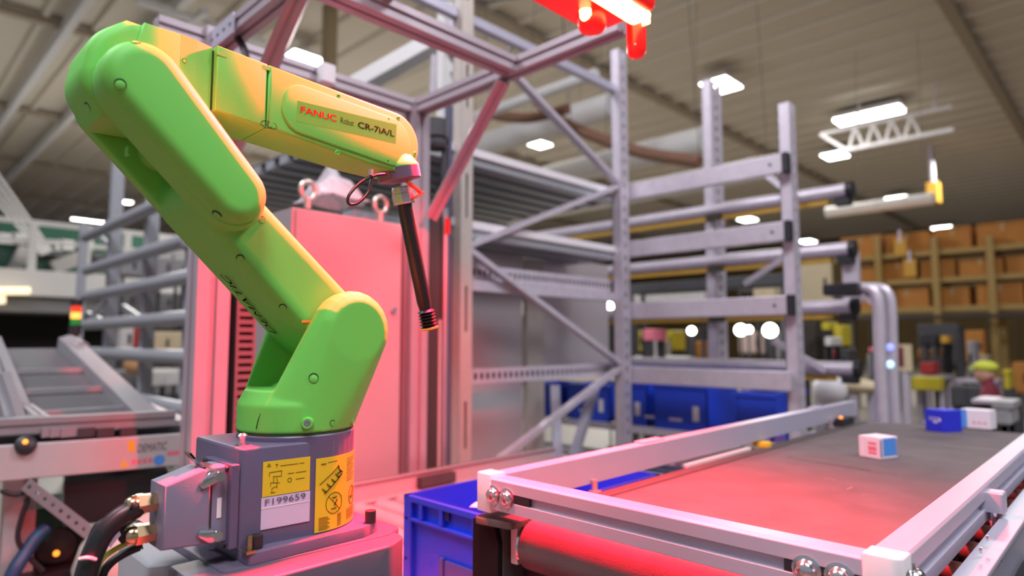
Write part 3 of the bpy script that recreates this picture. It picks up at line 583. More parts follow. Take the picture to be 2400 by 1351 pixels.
# ------------------------------------------------------------------ roller conveyor behind the robot
rc = T('roller_conveyor', 'zinc roller conveyor with a raised side guard behind the robot', 'conveyor', (-1.55, 1.8, FLOOR))
ROL = mat('roller_zinc', (.52, .50, .52), .34, .45, var=.1); n = 0
first = None
for k in range(19):
    y = .86+.093*k
    if first is None:
        first = P('roller', MB().cyl((-2.07, y, -.6185), (-1.02, y, -.6185), .033, n=18).cyl((-2.10, y, -.6185), (-1.0, y, -.6185), .008, n=8), ROL, rc, smooth=40)
    else:
        c = first.copy(); COL.objects.link(c); c.location.y += .093*k
P('gap_shade_sheet', MB().mm((-2.08, .75, -.69), (-1.0, 2.6, -.675)), mat('gap_shade_dark', (.03, .022, .022), .7), rc)  # dark sheet added below so the gaps between rollers look shaded
gz = W(835.6, 1132.5, X=-2.12).z
P('side_guard', MB().mm((-2.135, .70, -.60), (-2.12, 2.47, gz)).mm((-2.14, .70, gz-.006), (-2.11, 2.47, gz)).mm((-2.12, .70, -.60), (-2.085, 2.47, -.592)), CABP, rc, bevel=.002)
for x in (-2.1, -.98): P('side_rail', MB().mm((x-.018, .72, -.70), (x+.018, 2.6, -.605)), ALUP, rc, bevel=.002)
P('end_plate', MB().mm((-2.08, .70, -.70), (-1.0, .712, -.62)), ALUP, rc)
for x in (-2.1, -.98):
    for y in (.85, 2.45): P('leg', MB().mm((x-.025, y-.025, FLOOR), (x+.025, y+.025, -.70)), ALU, rc)
P('stop_block', MB().mm((-2.12, 1.62, -.585), (-2.09, 1.80, -.545)), CHAR, rc)
# ------------------------------------------------------------------ electrical cabinet
cabx = -2.26
cb = T('control_cabinet', 'tall pale control cabinet behind the robot, washed by the red light', 'cabinet', (cabx-.2, 1.35, FLOOR))
c0 = W(697, 489, X=cabx); c1 = W(938, 521, X=cabx)
CY0, CY1, CZ1 = c0.y, c1.y+.02, c0.z
P('body', MB().mm((cabx-.35, CY0-.012, FLOOR+.1), (cabx-.018, CY1, CZ1+.006)), CABP, cb, bevel=.004)
dr = P('door', MB().mm((cabx-.015, CY0, FLOOR+.14), (cabx, CY1-.01, CZ1)), CABP, cb, bevel=.003)
P('door_lock', MB().cyl((cabx, CY1-.05, .13), (cabx+.012, CY1-.05, .13), .012, n=14), STEEL, dr, smooth=40)
P('plinth', MB().mm((cabx-.34, CY0, FLOOR), (cabx-.03, CY1-.01, FLOOR+.1)), CHAR, cb)
for (u_, v_) in ((722, 468), (892, 500)):
    p = W(u_, v_, X=cabx-.12)
    P('lifting_eye', MB().tube([p+Vector((0, .032*math.cos(a), .038+.036*math.sin(a))) for a in [i*math.pi/7-.5*math.pi for i in range(15)]], .011, 8, 2).cyl(p+Vector((0, 0, -.035)), p+Vector((0, 0, .004)), .014, n=12), mat('eye_zinc', (.6, .57, .5), .3, .7) if u_ == 722 else MATS['eye_zinc'], cb, smooth=60)['label'] = 'zinc lifting eye'
# crumpled plastic bag
gl = mat('clear_film', (.85, .86, .9), .12, alpha=.42, var=.02)
bg_ = MB(); rnd = random.Random(3); pc = W(778, 444, X=cabx-.18)
gr = []
for i in range(9):
    for j in range(9):
        a = (i-4)/4; b = (j-4)/4; hgt = (1-a*a)*(1-b*b)
        gr.append(pc+Vector((b*.13+rnd.uniform(-.012, .012), a*.11+rnd.uniform(-.012, .012), -.055+.13*hgt+rnd.uniform(-.022, .022)*(.3+hgt))))
bg_.add(gr, [(i*9+j, i*9+j+1, i*9+j+10, i*9+j+9) for i in range(8) for j in range(8)])
o = link('plastic_bag', bg_, gl); tag(o, 'crumpled clear plastic bag on top of the control cabinet', 'bag'); sd = o.modifiers.new('s', 'SOLIDIFY'); sd.thickness = .002
# ------------------------------------------------------------------ aluminium cell frame
fx_ = -2.25; FZ = 1.04; FW = .08
YA = .845; YB = 1.715
fr_ = T('cell_frame', 'slotted aluminium profile frame standing around the robot cell', 'frame', (fx_, 1.3, FLOOR))
P('post', MB().slotbar((fx_-.03, YA, FLOOR), (fx_-.03, YA, FZ+.04), .11, .10, (1, 0, 0)), FRAME, fr_, bevel=.0012)['label'] = 'post beside the slotted wire duct'
P('post', MB().slotbar((fx_-.03, YB, FLOOR), (fx_-.03, YB, FZ+.0), .09, .085, (1, 0, 0)), FRAME, fr_, bevel=.0012)['label'] = 'post beside the black lift strip'
P('beam', MB().slotbar((fx_-.03, YA-.2, FZ), (fx_-.03, YB+.03, FZ), .06, .06), FRAME, fr_, bevel=.001)
P('beam', MB().slotbar((fx_-.03, YB, FZ), (-1.17, YB, FZ), .06, .06), FRAME, fr_, bevel=.001)['label'] = 'beam that carries the red beacon'
P('beam', MB().slotbar((-1.66, -.6, FZ-.004), (-1.66, YB-.03, FZ-.004), .075, .06), FRAME, fr_, bevel=.001)
P('beam', MB().slotbar((fx_-.03, YA, FZ), (-1.1, YA, FZ), .06, .06), FRAME, fr_, bevel=.001)
def brace(p, q, wd=.055, d=.05): P('brace', MB().slotbar(p, q, wd, d, (1, 1, 0)), FRAME, fr_, bevel=.001)
brace(W(1012, 508, Y=YB-.02), W(1180, 190, Y=YB-.02)); brace((-2.2, YA, .56), (-1.67, YA, 1.0))
pk = W(512, 85, X=fx_+.03)
gq0 = W(478, 112, Y=YA-.04); gq1 = W(548, 52, Y=YA-.04)
P('gusset_plate', MB().perf(gq0, gq1, .07, .006, 5, .4, .2), ALUP, fr_)['label'] = 'perforated joining plate'
P('cable_stub', MB().tube([W(558, 90, Y=YA), W(570, 110, Y=YA), W(578, 140, Y=YA)], .012, 8), BLACK, fr_)
sq = W(757, 186, X=fx_)
P('frame_sensor', MB().mm((fx_, sq.y-.03, sq.z-.03), (fx_+.05, sq.y+.03, sq.z+.05)), WHITE, fr_, bevel=.008)['label'] = 'small white sensor on the beam'
P('beam_screw', MB().cyl(W(1197, 118, Z=1.0), W(1197, 118, Z=1.0)+Vector((0, 0, .012)), .007, n=8), STEEL, fr_)
for (u_, v_) in ((880, 492),): pass
DUCT = mat('grey_pvc', (.14, .10, .105), .55)
d0 = W(545, 1100, X=fx_+.03).y; d1 = W(586, 1000, X=fx_+.03).y
wd = T('wire_duct', 'slotted upright wire duct on the frame post behind the robot', 'duct', (fx_, (d0+d1)/2, FLOOR))
yc = (d0+d1)/2; wid = abs(d1-d0)+.012
P('slotted_cover', MB().perf((fx_+.035, yc, FLOOR+.1), (fx_+.035, yc, .20), wid, .004, 54, .42, .72, (0, 1, 0)), DUCT, wd)
P('channel', MB().mm((fx_-.03, yc-wid/2+.004, FLOOR+.1), (fx_-.026, yc+wid/2-.004, .20)).mm((fx_-.03, yc-wid/2, FLOOR+.1), (fx_+.033, yc-wid/2+.004, .20)).mm((fx_-.03, yc+wid/2-.004, FLOOR+.1), (fx_+.033, yc+wid/2, .20)), mat('duct_slot_shade', (.02, .012, .013), .8), wd)  # inside coloured near black, shade for the slots put into the colour
# lift strip beside the right post
ls = T('lift_column', 'black lift strip with a toothed belt and polished rod beside the frame post', 'lift', (-2.36, 1.87, FLOOR))
LX = -2.36; y0 = W(998, 800, X=LX).y; y1 = W(1036, 800, X=LX).y
zt = W(1020, 505, X=LX).z
P('backing_strip', MB().mm((LX-.01, y0-.02, FLOOR), (LX, y1+.01, zt)), mat('matt_charcoal', (.045, .042, .038), .6), ls, bevel=.002)
yr = W(1041, 800, X=LX+.01).y
P('polished_rod', MB().cyl((LX+.012, yr, FLOOR), (LX+.012, yr, zt+.04), .0135, n=18), ALU, ls, smooth=40)
tb = MB(); 
for k in range(40): tb.mm((LX+.001, yr-.030, -.62+.018*k), (LX+.011, yr-.018, -.611+.018*k))
P('toothed_belt', tb.mm((LX, yr-.024, -.64), (LX+.004, yr-.018, .1)), WPAINT, ls)['kind'] = 'stuff'
P('side_channel', MB().mm((LX-.02, yr+.018, FLOOR), (LX+.01, yr+.04, zt+.55)), mat('blue_grey_steel', (.12, .12, .19), .4, .3), ls)
P('red_clip', MB().mm((LX+.022, yr-.012, zt-.085), (LX+.03, yr+.012, zt-.01)), RED, ls)
P('motor', MB().lathe((LX, yr-.05, zt+.32), (0, 0, 1), [(0, .05), (.02, .055), (.025, .045), (.05, .045), (.055, .055), (.14, .052), (.145, .03)], 18).cyl((LX+.02, yr-.02, zt+.05), (LX+.02, yr-.02, zt+.32), .012), CHAR, ls, smooth=40)
# ------------------------------------------------------------------ red beacon bar
be = T('beacon_light', 'glowing red warning light bar with two round red pods overhead', 'light', (-.88, 1.0, .8))
bz0 = .785
mb = MB().prism(rp([(-.975, bz0, .012), (-.785, bz0, .012), (-.785, bz0+.075, .02), (-.975, bz0+.075, .02)], 4), .55, 1.30, lambda a, b, x: Vector((a, x, b)), .012, .02, 3)
P('housing', mb, RED, be, smooth=50)
P('light_tube', MB().prism(rp([(-.862, bz0-.012, .010), (-.805, bz0-.012, .010), (-.805, bz0+.01, .01), (-.862, bz0+.01, .01)], 4), .60, 1.315, lambda a, b, x: Vector((a, x, b)), .02, .024, 4), CORE, be, smooth=50)['label'] = 'glowing tube'
pp = W(1388, 66, Z=.755)
P('pod', MB().lathe((pp.x, pp.y, pp.z-.01), (0, 0, 1), [(0, .016), (.003, .028), (.012, .034), (.04, .036), (.06, .036)], 24), RED, be, smooth=50)
P('pod_lamp', MB().lathe((pp.x+.003, pp.y-.022, pp.z+.008), (.1, -.45, 1), [(0, .012), (.012, .016), (.028, .0145), (.036, .008)], 16), CORE, be, smooth=50)
pq = W(1492, 136, Z=.70)
P('pod', MB().lathe((pq.x, pq.y, pq.z), (0, 0, 1), [(0, .008), (.004, .018), (.014, .0235), (.04, .0245), (.095, .0245)], 20), RED, be, smooth=50)
P('pod_screw', MB().sphere((pq.x+.010, pq.y-.021, pq.z+.024), .003), STEEL, be, smooth=60)
for y in (.7, 1.1): P('hanger', MB().mm((-.89, y-.012, bz0+.07), (-.87, y+.012, 1.06)), ALUP, be)
P('beam', MB().slotbar((-1.63, .7, FZ), (-.8, .7, FZ), .06, .06), FRAME, fr_, bevel=.001)
P('beam', MB().slotbar((-1.63, 1.1, FZ+.06), (-.8, 1.1, FZ+.06), .06, .06), FRAME, fr_, bevel=.001)
def glow(y, pw, to, cone, blend, x=-.888):
    l = bpy.data.lights.new('beacon_glow', 'SPOT'); l.energy = pw; l.color = (1, .007, .03); l.shadow_soft_size = .03; l.spot_size = math.radians(cone); l.spot_blend = blend
    o = bpy.data.objects.new('beacon_glow', l); COL.objects.link(o); o.location = (x, y, bz0-.045)
    o.rotation_euler = (Vector(to)-o.location).to_track_quat('-Z', 'Y').to_euler()
glow(.84, 1150, (-.922, .34, .05), 112, 1, -.921); glow(1.04, 640, (-.97, .98, -.4), 104, 1, -.935); glow(1.2, 70, (-.9, 1.2, -.4), 160, 1, -.935)
glow(1.1, 230, (-2.26, 1.45, -.1), 62, .6)
# ================================================================== storage rack behind the cell
RX = -2.6; RY0, RY1 = 2.27, 3.75; BY = 3.84; BACK = 4.7
rk = T('storage_rack', 'galvanised storage rack with slatted decks and cross-braced upright frame behind the cell', 'rack', (-2.4, 3.5, FLOOR))
def upright(x, y, z1, wd=.10, dp=.07, n=40, m=GALV, lab=None):
    mb = MB().perf((x+dp/2, y, FLOOR), (x+dp/2, y, z1), wd, .004, n, .4, .18, (0, 1, 0))
    mb.mm((x-dp/2, y-wd/2, FLOOR), (x+dp/2, y-wd/2+.005, z1)).mm((x-dp/2, y+wd/2-.005, FLOOR), (x+dp/2, y+wd/2, z1)).mm((x-dp/2, y-wd/2, FLOOR), (x-dp/2+.005, y+wd/2, z1))
    return P('upright', mb, m, rk)
upright(RX, RY0, 2.3, .085, n=6, m=BEIGE); upright(RX, RY1, 2.08, .10)
upright(-2.42, BACK+.1, 2.1, .19); upright(-1.5, BY+.1, 1.45, .09); P('hanging_upright', MB().mm((-1.47, BACK+.05, .25), (-1.37, BACK+.12, .62)), GALV, rk, bevel=.006)
def br(p, q, d=.05): P('brace', MB().bar(p, q, .03, d, (1, 0, 0)), GALV, rk)
for a, b in (((RY0+.03, .51), (RY1-.03, 1.09)), ((RY0+.03, .50), (RY1-.03, -.155)), ((RY1-.03, -.18), (RY0+.03, -.76)), ((RY1-.03, 1.11), (2.63, 1.6))):
    br((RX, a[0], a[1]), (RX, b[0], b[1]))
P('tie_beam', MB().bar((RX-.02, 1.9, 1.80), (RX-.02, RY1, 1.80), .05, .05), ALUP, rk)
for z, h, nh in ((.385, .085, 34), (-.195, .085, 30)):
    P('perforated_rail', MB().perf((RX-.06, RY0+.04, z), (RX-.06, RY1-.04, z), h, .004, nh, .5, .42, (0, 0, 1)), GALV, rk); P('hole_shade_strip', MB().mm((RX-.1, RY0+.04, z-.03), (RX-.085, RY1-.04, z+.03)), CHAR, rk)  # dark strip added behind the holes to give them their inner shade
P('cross_rail', MB().bar((RX-.05, RY0+.04, .305), (RX-.05, RY1-.04, .305), .05, .06), GALV, rk, bevel=.004)
ENDC = DARK
for k, z in enumerate((1.06, .65, .21, -.235)):
    b = P('beam', MB().bar((RX, BY, z), (-1.49, BY, z), .045, .115), GALV, rk, bevel=.006)
    if k < 3: P('end_cap', MB().mm((-1.49, BY-.028, z-.062), (-1.455, BY+.03, z+.062)), ENDC, b, bevel=.006)
    if k < 3: P('beam_bolt', MB().cyl((-1.56, BY-.0235, z-.0), (-1.56, BY-.028, z), .009, n=10), DARK, b)
    z2 = (1.03, .625, .235, -.185)[k]
    b2 = P('beam', MB().cyl((RX-1.7, BACK, z2), (-1.40, BACK, z2), .048, n=14), GALV, rk, smooth=50)
    P('end_cap', MB().cyl((-1.40, BACK, z2), (-1.36, BACK, z2), .056, n=14).mm((-1.48, BACK-.02, z2-.10), (-1.385, BACK+.06, z2-.05)), ENDC, b2, smooth=40)
    P('ochre_strip', MB().mm((RX-1.7, BACK-.01, z2-.085), (-1.52, BACK+.02, z2-.045)), ORY, b2)
    P('link_block', MB().mm((-2.42, BACK-.05, z2-.09), (-2.3, BACK-.02, z2-.045)), BROWN, b2)
for p, q in (((-2.1, .42), (-1.75, .62)), ((-1.95, -.45), (-1.7, -.25)), ((-1.9, .0), (-1.55, -.2)), ((-2.05, 1.35), (-1.7, 1.0))):
    P('brace', MB().bar((p[0], BACK-.09, p[1]), (q[0], BACK-.09, q[1]), .03, .04), GALV, rk)
# slatted decks
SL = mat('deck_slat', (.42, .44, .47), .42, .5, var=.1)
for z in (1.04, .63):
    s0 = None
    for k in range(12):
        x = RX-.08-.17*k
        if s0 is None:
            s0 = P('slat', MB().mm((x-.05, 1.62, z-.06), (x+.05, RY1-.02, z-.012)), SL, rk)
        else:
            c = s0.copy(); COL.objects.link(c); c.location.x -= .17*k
    P('deck_plate', MB().mm((-4.7, 1.62, z-.012), (RX-.03, RY1-.02, z)), mat('deck_shade', (.10, .11, .12), .6) if z > 1 else MATS['deck_shade'], rk)  # plate coloured dark so the gaps between slats read as shade
    P('deck_edge', MB().mm((RX-.03, RY0-.1, z-.012), (RX-.012, RY1-.04, z+.03)), WHITE, rk)
    P('deck_edge', MB().mm((-4.7, RY1-.04, z-.06), (RX, RY1, z+.02)), GALV, rk)
SH = mat('brushed_sheet', (.56, .52, .52), .34, .35, var=.06, scale=4)
for (u0, u1, v0, v1, x) in ((1078, 1225, 592, 1068, -3.0), (1275, 1428, 615, 862, -3.1)):
    a = W(u0, 900, X=x); b = W(u1, 900, X=x); zt_ = W(u1, v0+8, X=x).z; zb_ = W(u1, v1, X=x).z
    P('back_panel', MB().mm((x-.01, a.y, zb_), (x, b.y, zt_)), SH, rk, bevel=.003)
P('inner_post', MB().mm((-3.06, W(1228, 800, X=-3.05).y, FLOOR), (-3.02, W(1268, 800, X=-3.05).y, .55)), BEIGE, rk)
# lower shelf with totes
for z in (-.62, -.98): P('shelf_rail', MB().mm((-4.4, 4.05, z-.05), (-1.45, 4.10, z)).mm((-4.4, 4.6, z-.05), (-1.45, 4.65, z)), GALV, rk)
P('roller_lane', MB().bar((-4.0, 4.0, -.83), (-1.5, 4.0, -.83), .03, .03), SL, rk)
BT = mat('tote_blue', (.013, .055, .55), .45, var=.1)
def far_tote(x0, x1, z0, z1, y, label):
    t = T('storage_tote', label, 'tote', ((x0+x1)/2, y+.25, z0), 'totes on the rack shelf')
    mb = MB().mm((x0, y, z0), (x1, y+.02, z1)).mm((x0, y+.46, z0), (x1, y+.48, z1)).mm((x0, y, z0), (x0+.02, y+.48, z1)).mm((x1-.02, y, z0), (x1, y+.48, z1)).mm((x0, y, z0), (x1, y+.48, z0+.02))
    P('wall', mb, BT, t)
    P('rim', MB().mm((x0-.01, y-.012, z1-.03), (x1+.01, y, z1)).mm((x0-.01, y+.48, z1-.03), (x1+.01, y+.49, z1)), BT, t)
    P('label', MB().mm((x1-.10, y-.003, z0+.07), (x1-.055, y, z0+.17)), WHITE, t)
    P('printed_strip', MB().mm((x0+.12, y-.003, z0+.06), (x0+.22, y, z0+.08)), LILAC, t)
def tx(u_, y): return W(u_, 940, Y=y).x
far_tote(tx(1537, 4.1), tx(1658, 4.1), -.62, -.30, 4.08, 'dark blue tote with a white label on the rack shelf beside the wide upright')
far_tote(tx(1478, 4.1), tx(1515, 4.1), -.62, -.31, 4.10, 'narrow dark blue tote showing on the rack shelf beside the front upright')
far_tote(tx(1728, 4.1), tx(1822, 4.1), -.66, -.33, 4.08, 'dark blue tote on the rack shelf nearest the thin end upright')
far_tote(tx(1330, 4.1), tx(1428, 4.1), -.62, -.34, 4.1, 'dark blue tote on the rack shelf seen behind the cross-braced frame')
far_tote(tx(1228, 4.1), tx(1318, 4.1), -.62, -.36, 4.1, 'dark blue tote on the rack shelf beside the brushed metal panels')
far_tote(tx(1330, 4.0), tx(1480, 4.0), -1.25, -1.04, 4.12, 'dark blue tote on the lowest shelf below the cross-braced frame')
for u0 in (1300, 1370):
    a = W(u0, 905, X=-2.5); 
    o = link('machine_stay', MB().bar(W(u0+25 if u0 == 1370 else u0, 905, X=-2.9), W(u0-28 if u0 == 1370 else u0+8, 1080, X=-2.8), .06, .05), ALUP); tag(o, 'slanted pale stay below the brushed panels' if u0 == 1370 else 'upright pale stay below the brushed panels', 'post')
# column beyond the cell frame
o = T('steel_column', 'pale perforated steel column rising to the roof beyond the cell frame', 'column', (-3.1, 2.8, FLOOR))
p = W(1055, 400, X=-3.2)
P('shaft', MB().perf((p.x, p.y, FLOOR), (p.x, p.y, 5.2), .11, .006, 60, .4, .2, (0, 1, 0)).mm((p.x-.08, p.y-.055, FLOOR), (p.x-.01, p.y+.055, 5.2)), WPAINT, o)
P('cable_clamp', MB().mm((p.x+.01, p.y-.04, 1.9), (p.x+.05, p.y+.03, 2.15)), GALV, o)
arm_ = T('wall_bracket', 'broad white bracket arm behind the cell frame overhead', 'bracket', W(940, 150, X=-3.3))
P('arm', MB().bar(W(830, 205, X=-4.1), W(1045, 85, X=-3.3), .12, .12), WPAINT, arm_, bevel=.01)
P('hanger', MB().bar(W(1013, 250, X=-3.3), W(1018, 130, X=-3.3), .03, .03), GALV, arm_)
# ================================================================== left rack of rails
lr = T('rail_rack', 'grey rack of round rails behind the inclined conveyor', 'rack', W(330, 800, Y=1.5))
LY = 1.45; GR = mat('grey_rail_paint', (.33, .34, .37), .45, .2, var=.08)
for (ua, va, ub, vb) in ((200, 566, 420, 445), (204, 642, 440, 551), (201, 704, 470, 632), (204, 763, 470, 741), (201, 824, 470, 844), (262, 915, 470, 983)):
    p0 = W(ua, va, Y=LY); p1 = W(ub, vb, Y=LY); z = (p0.z+p1.z)/2
    P('rail', MB().cyl((p0.x, LY, z), (p1.x, LY, z), .048, n=14), GR, lr, smooth=50)
for (u_, vt, dy, wd) in ((198, 520, .15, .07), (278, 380, .12, .09), (360, 440, .1, .085), (455, 560, .08, .08)):
    p = W(u_, vt, Y=LY+dy); P('post', MB().bar((p.x, LY+dy, FLOOR), (p.x, LY+dy, p.z), wd, wd, (0, 1, 0)), GR, lr, bevel=.006)
for (ua, va, ub, vb) in ((205, 735, 275, 770), (206, 755, 250, 700), (290, 720, 350, 760), (215, 540, 275, 590)):
    P('brace', MB().bar(W(ua, va, Y=LY+.4), W(ub, vb, Y=LY+.4), .03, .05), GR, lr)
# ================================================================== inclined conveyor
ic = T('inclined_conveyor', 'grey conveyor with a cleated incline and a pale side panel at the room edge', 'conveyor', (-3.2, .45, FLOOR))
PX = -2.62
A = W(0, 1046, X=PX); Bq = W(426, 1017, Z=A.z); Ab = W(0, 1130, X=PX); zb = Ab.z
IC = mat('pale_panel_paint', (.50, .47, .47), .45, var=.05)
dirp = unit(Vector((Bq.x-A.x, Bq.y-A.y, 0))); nrm = Vector((dirp.y, -dirp.x, 0)); A2 = A-dirp*.9
pan = P('side_panel', MB().hex8([A2+Vector((0, 0, zb-A.z)), Bq+Vector((0, 0, zb-A.z)), Bq, A2], [x-nrm*.03 for x in (A2+Vector((0, 0, zb-A.z)), Bq+Vector((0, 0, zb-A.z)), Bq, A2)]), IC, ic, bevel=.004)
def onp(u_, v_):
    return Wp(u_, v_, A+nrm*.0006, nrm)
def patch(name, q, m, par=None):
    pts = [onp(*c) for c in q]; return P(name, MB().hex8(pts, [x-nrm*.0012 for x in pts]), m, par or pan)
text('lettering', 'DEMATIC', onp(322, 1062), onp(392, 1055), (0, 0, 1), .028, CHAR, pan, shear=.2)
patch('yellow_sticker', [(301, 1060), (315, 1059), (315, 1033), (301, 1034)], YEL); patch('red_print', [(392, 1069), (424, 1066), (424, 1056), (392, 1059)], ROSE)
patch('hazard_triangle', [(280, 1096), (300, 1094), (292, 1078), (290, 1078)], YEL)
for k in range(4):
    c = (313+k*13, 1083-k*1.3); patch('hazard_pictogram', [(c[0]-5, c[1]+7), (c[0]+5, c[1]+6), (c[0]+5, c[1]-6), (c[0]-5, c[1]-5)], ROSE)
P('mandatory_pictogram', MB().cyl(onp(373, 1079), onp(373, 1079)+nrm*.001, .018, n=18), BLUEP, pan)
def offs(p, d, z): return p-nrm*d+Vector((0, 0, z))
ALUD = mat('dull_aluminium', (.36, .35, .37), .42, .4)
P('top_profile', MB().slotbar(offs(A2, .05, .055), offs(Bq+dirp*(-.02), .05, .055), .05, .05), ALUD, ic)
P('bed', MB().hex8([offs(A2, .06, -.04), offs(Bq, .06, -.04), offs(Bq, .42, -.04), offs(A2, .42, -.04)], [offs(A2, .06, .02), offs(Bq, .06, .02), offs(Bq, .42, .02), offs(A2, .42, .02)]), CHAR, ic)
BLT = mat('grey_belt', (.10, .10, .105), .6, var=.15)
c = [W(95, 1003, X=-2.95), W(350, 992, X=-2.95), W(158, 816, X=-4.2), W(8, 818, X=-4.2)]
c[0].z = c[1].z = (c[0].z+c[1].z)/2; c[2].z = c[3].z = (c[2].z+c[3].z)/2
P('incline_belt', MB().hex8([x+Vector((0, 0, -.05)) for x in c], c), BLT, ic)
def bil(s, t): return (c[0]*(1-s)+c[1]*s)*(1-t)+(c[3]*(1-s)+c[2]*s)*t
for v_ in (875, 921, 971):
    lo, hi = 0, 1
    for _ in range(30):
        mid = (lo+hi)/2; p = bil(.5, mid); d = p.dot(FWD); vv = 675.5-FPX*p.dot(UPV)/d
        if vv > v_: lo = mid
        else: hi = mid
    P('cleat', MB().bar(bil(.0, lo)+Vector((0, 0, .012)), bil(1, lo)+Vector((0, 0, .012)), .035, .024), ALUD, ic)
P('side_guide', MB().bar(W(345, 985, X=-2.93), W(158, 805, X=-4.2), .09, .07).cyl(W(158, 806, X=-4.2), W(190, 822, X=-4.05), .05, n=14), ALUD, ic, bevel=.006)
P('side_guide', MB().bar(W(62, 978, X=-3.0), W(-10, 800, X=-4.0), .035, .05), ALUD, ic)
P('guide_stay', MB().bar(W(18, 985, X=-3.0), W(-15, 860, X=-3.2), .03, .04).bar(W(45, 985, X=-2.95), W(10, 880, X=-3.1), .03, .04), ALUD, ic)
P('corner_rail', MB().slotbar(W(-60, 1008, X=-2.75), W(100, 993, X=-2.78), .05, .06).slotbar(W(100, 993, X=-2.78), W(60, 962, X=-3.1), .04, .05), ALUD, ic)
P('outfeed_rail', MB().bar(W(430, 1003, X=-2.75), W(270, 930, X=-3.9), .05, .06).bar(W(430, 1010, X=-2.72), W(290, 960, X=-3.5), .04, .05), ALUD, ic)
st_ = W(60, 1041, X=-2.6); P('start_button', MB().lathe(st_, (.8, -.2, .5), [(-.03, .03), (.0, .03), (.008, .02)], 18), DARK, ic, smooth=40)
P('button_lens', MB().sphere(st_+Vector((.012, -.003, .008)), .008), MATS['amber_led'], ic, smooth=60)
for u_ in (115, 135, 160, 200, 245, 300): q_ = offs(onp(u_, 1030), .03, .02); P('clip', MB().box(q_, (.03, .05, .03)), ALUD if u_ < 200 else CHAR, ic)
P('drive_box', MB().bar(offs(onp(150, 1130), .14, -.085), offs(onp(398, 1105), .14, -.085), .16, .15), DARK, ic)
P('perforated_stay', MB().perf(W(60, 1135, X=-2.6), W(225, 1262, X=-2.45), .042, .004, 9, .3, .3, (0, 0, 1)), ALUD, ic)
for (u_, d) in ((30, 0), (62, .05), (278, .1), (-60, .3)):
    p = W(u_, 1160, X=-2.75-d); P('leg', MB().mm((p.x-.03, p.y-.025, FLOOR), (p.x+.03, p.y+.025, zb+.02)), IC, ic)
p = W(135, 1275, X=-2.8); P('motor', MB().cyl(p+Vector((-.25, .05, 0)), p, .085, n=20).cyl(p, p+Vector((.03, -.01, 0)), .06, n=20), DARK, ic, smooth=40)
P('gearbox', MB().box(W(105, 1215, X=-2.9), (.25, .2, .12)), TEAL, ic, bevel=.01); P('motor_led', MB().sphere(W(132, 1298, X=-2.72), .01), MATS['amber_led'], ic, smooth=60)
P('motor_plate', MB().box(W(140, 1330, X=-2.8), (.2, .35, .03)), DARK, ic)
P('hose', MB().tube([W(68, 1165, X=-2.62), W(50, 1215, X=-2.62), W(42, 1265, X=-2.62), (W(62, 1300, X=-2.62)), W(100, 1340, X=-2.62)], .008, 8), DARK, ic, smooth=60)
P('cable', MB().tube([W(0, 1152, X=-2.62), W(40, 1160, X=-2.62), W(70, 1146, X=-2.62), W(84, 1130, X=-2.62)], .008, 8), DARK, ic, smooth=60)
o = link('blue_hose', MB().tube([W(112, 1236, X=-2.66), W(84, 1262, X=-2.64), W(58, 1300, X=-2.62), W(34, 1338, X=-2.6), (W(10, 1400, X=-2.6)), W(0, 1480, X=-2.6)], .022, 10), mat('blue_rubber', (.02, .06, .14), .5), smooth=60); tag(o, 'dull blue hose curving down below the inclined conveyor', 'hose')
o = link('grey_drum', MB().lathe(W(345, 1400, X=-2.35), (0, 0, 1), [(0, .19), (.12, .21), (.19, .19), (.25, .12), (.27, .04)], 24), mat('warm_grey_paint', (.36, .34, .30), .6), smooth=60); tag(o, 'rounded warm grey drum on the floor beside the robot stand', 'drum')
# signal tower
sp = W(178, 740, X=-4.75)
sg_ = T('signal_tower', 'signal tower with red, amber and green lamps beside the rail rack', 'light', (sp.x, sp.y, FLOOR))
for nm, dz, m in (('red_lamp', .05, mat('red_signal', (.6, .03, .01), .4, emit=(1, .05, .01), estr=.9)), ('amber_lamp', .0, mat('amber_signal', (1, .5, .1), .4, emit=(1, .42, .07), estr=1.5)), ('green_lamp', -.05, mat('green_signal', (.01, .2, .03), .4, emit=(.02, .5, .06), estr=.18))):
    P(nm, MB().cyl((sp.x, sp.y, sp.z+dz*.8-.019), (sp.x, sp.y, sp.z+dz*.8+.019), .028, n=18), m, sg_, smooth=40)
P('cap', MB().cyl((sp.x, sp.y, sp.z+.059), (sp.x, sp.y, sp.z+.1), .035, n=16), DARK, sg_); P('pole', MB().cyl((sp.x, sp.y, FLOOR), (sp.x, sp.y, sp.z-.1), .018, n=12).cyl((sp.x, sp.y, sp.z-.12), (sp.x, sp.y, sp.z-.059), .034, n=16), DARK, sg_, smooth=40)
# ================================================================== shell of the hall
ZC = 6.9
fl_ = S('floor', MB().mm((-60, -8, FLOOR-.2), (25, 70, FLOOR)), mat('concrete', (.15, .13, .105), .45, var=.18, scale=1.2))
mb = MB(); prof = []; pit = .92; y = -4.0
while y < 60:
    prof += [(y, 0), (y+.10, .0), (y+.15, .10), (y+pit-.05, .10)]; y += pit
vs = []; fs = []; m_ = len(prof)
for x in (-62, 22): vs += [Vector((x, a, ZC+b)) for a, b in prof]
fs = [(i, i+1, m_+i+1, m_+i) for i in range(m_-1)]
mb.add(vs, fs).mm((-62, -4, ZC+.3), (22, 60, ZC+.35))
ROOF = mat('roof_deck', (.62, .56, .46), .6, var=.10, scale=.12)
S('ceiling', mb, ROOF)
k = 0
for x in (-2.5, -9.5, -16.5, -23.5, -30.5, -37.5):
    k += 1; S('trim_%d' % k, MB().mm((x-.11, -4, ZC-.12), (x+.11, 60, ZC)), mat('roof_steel', (.36, .30, .22), .6) if k == 1 else MATS['roof_steel'])
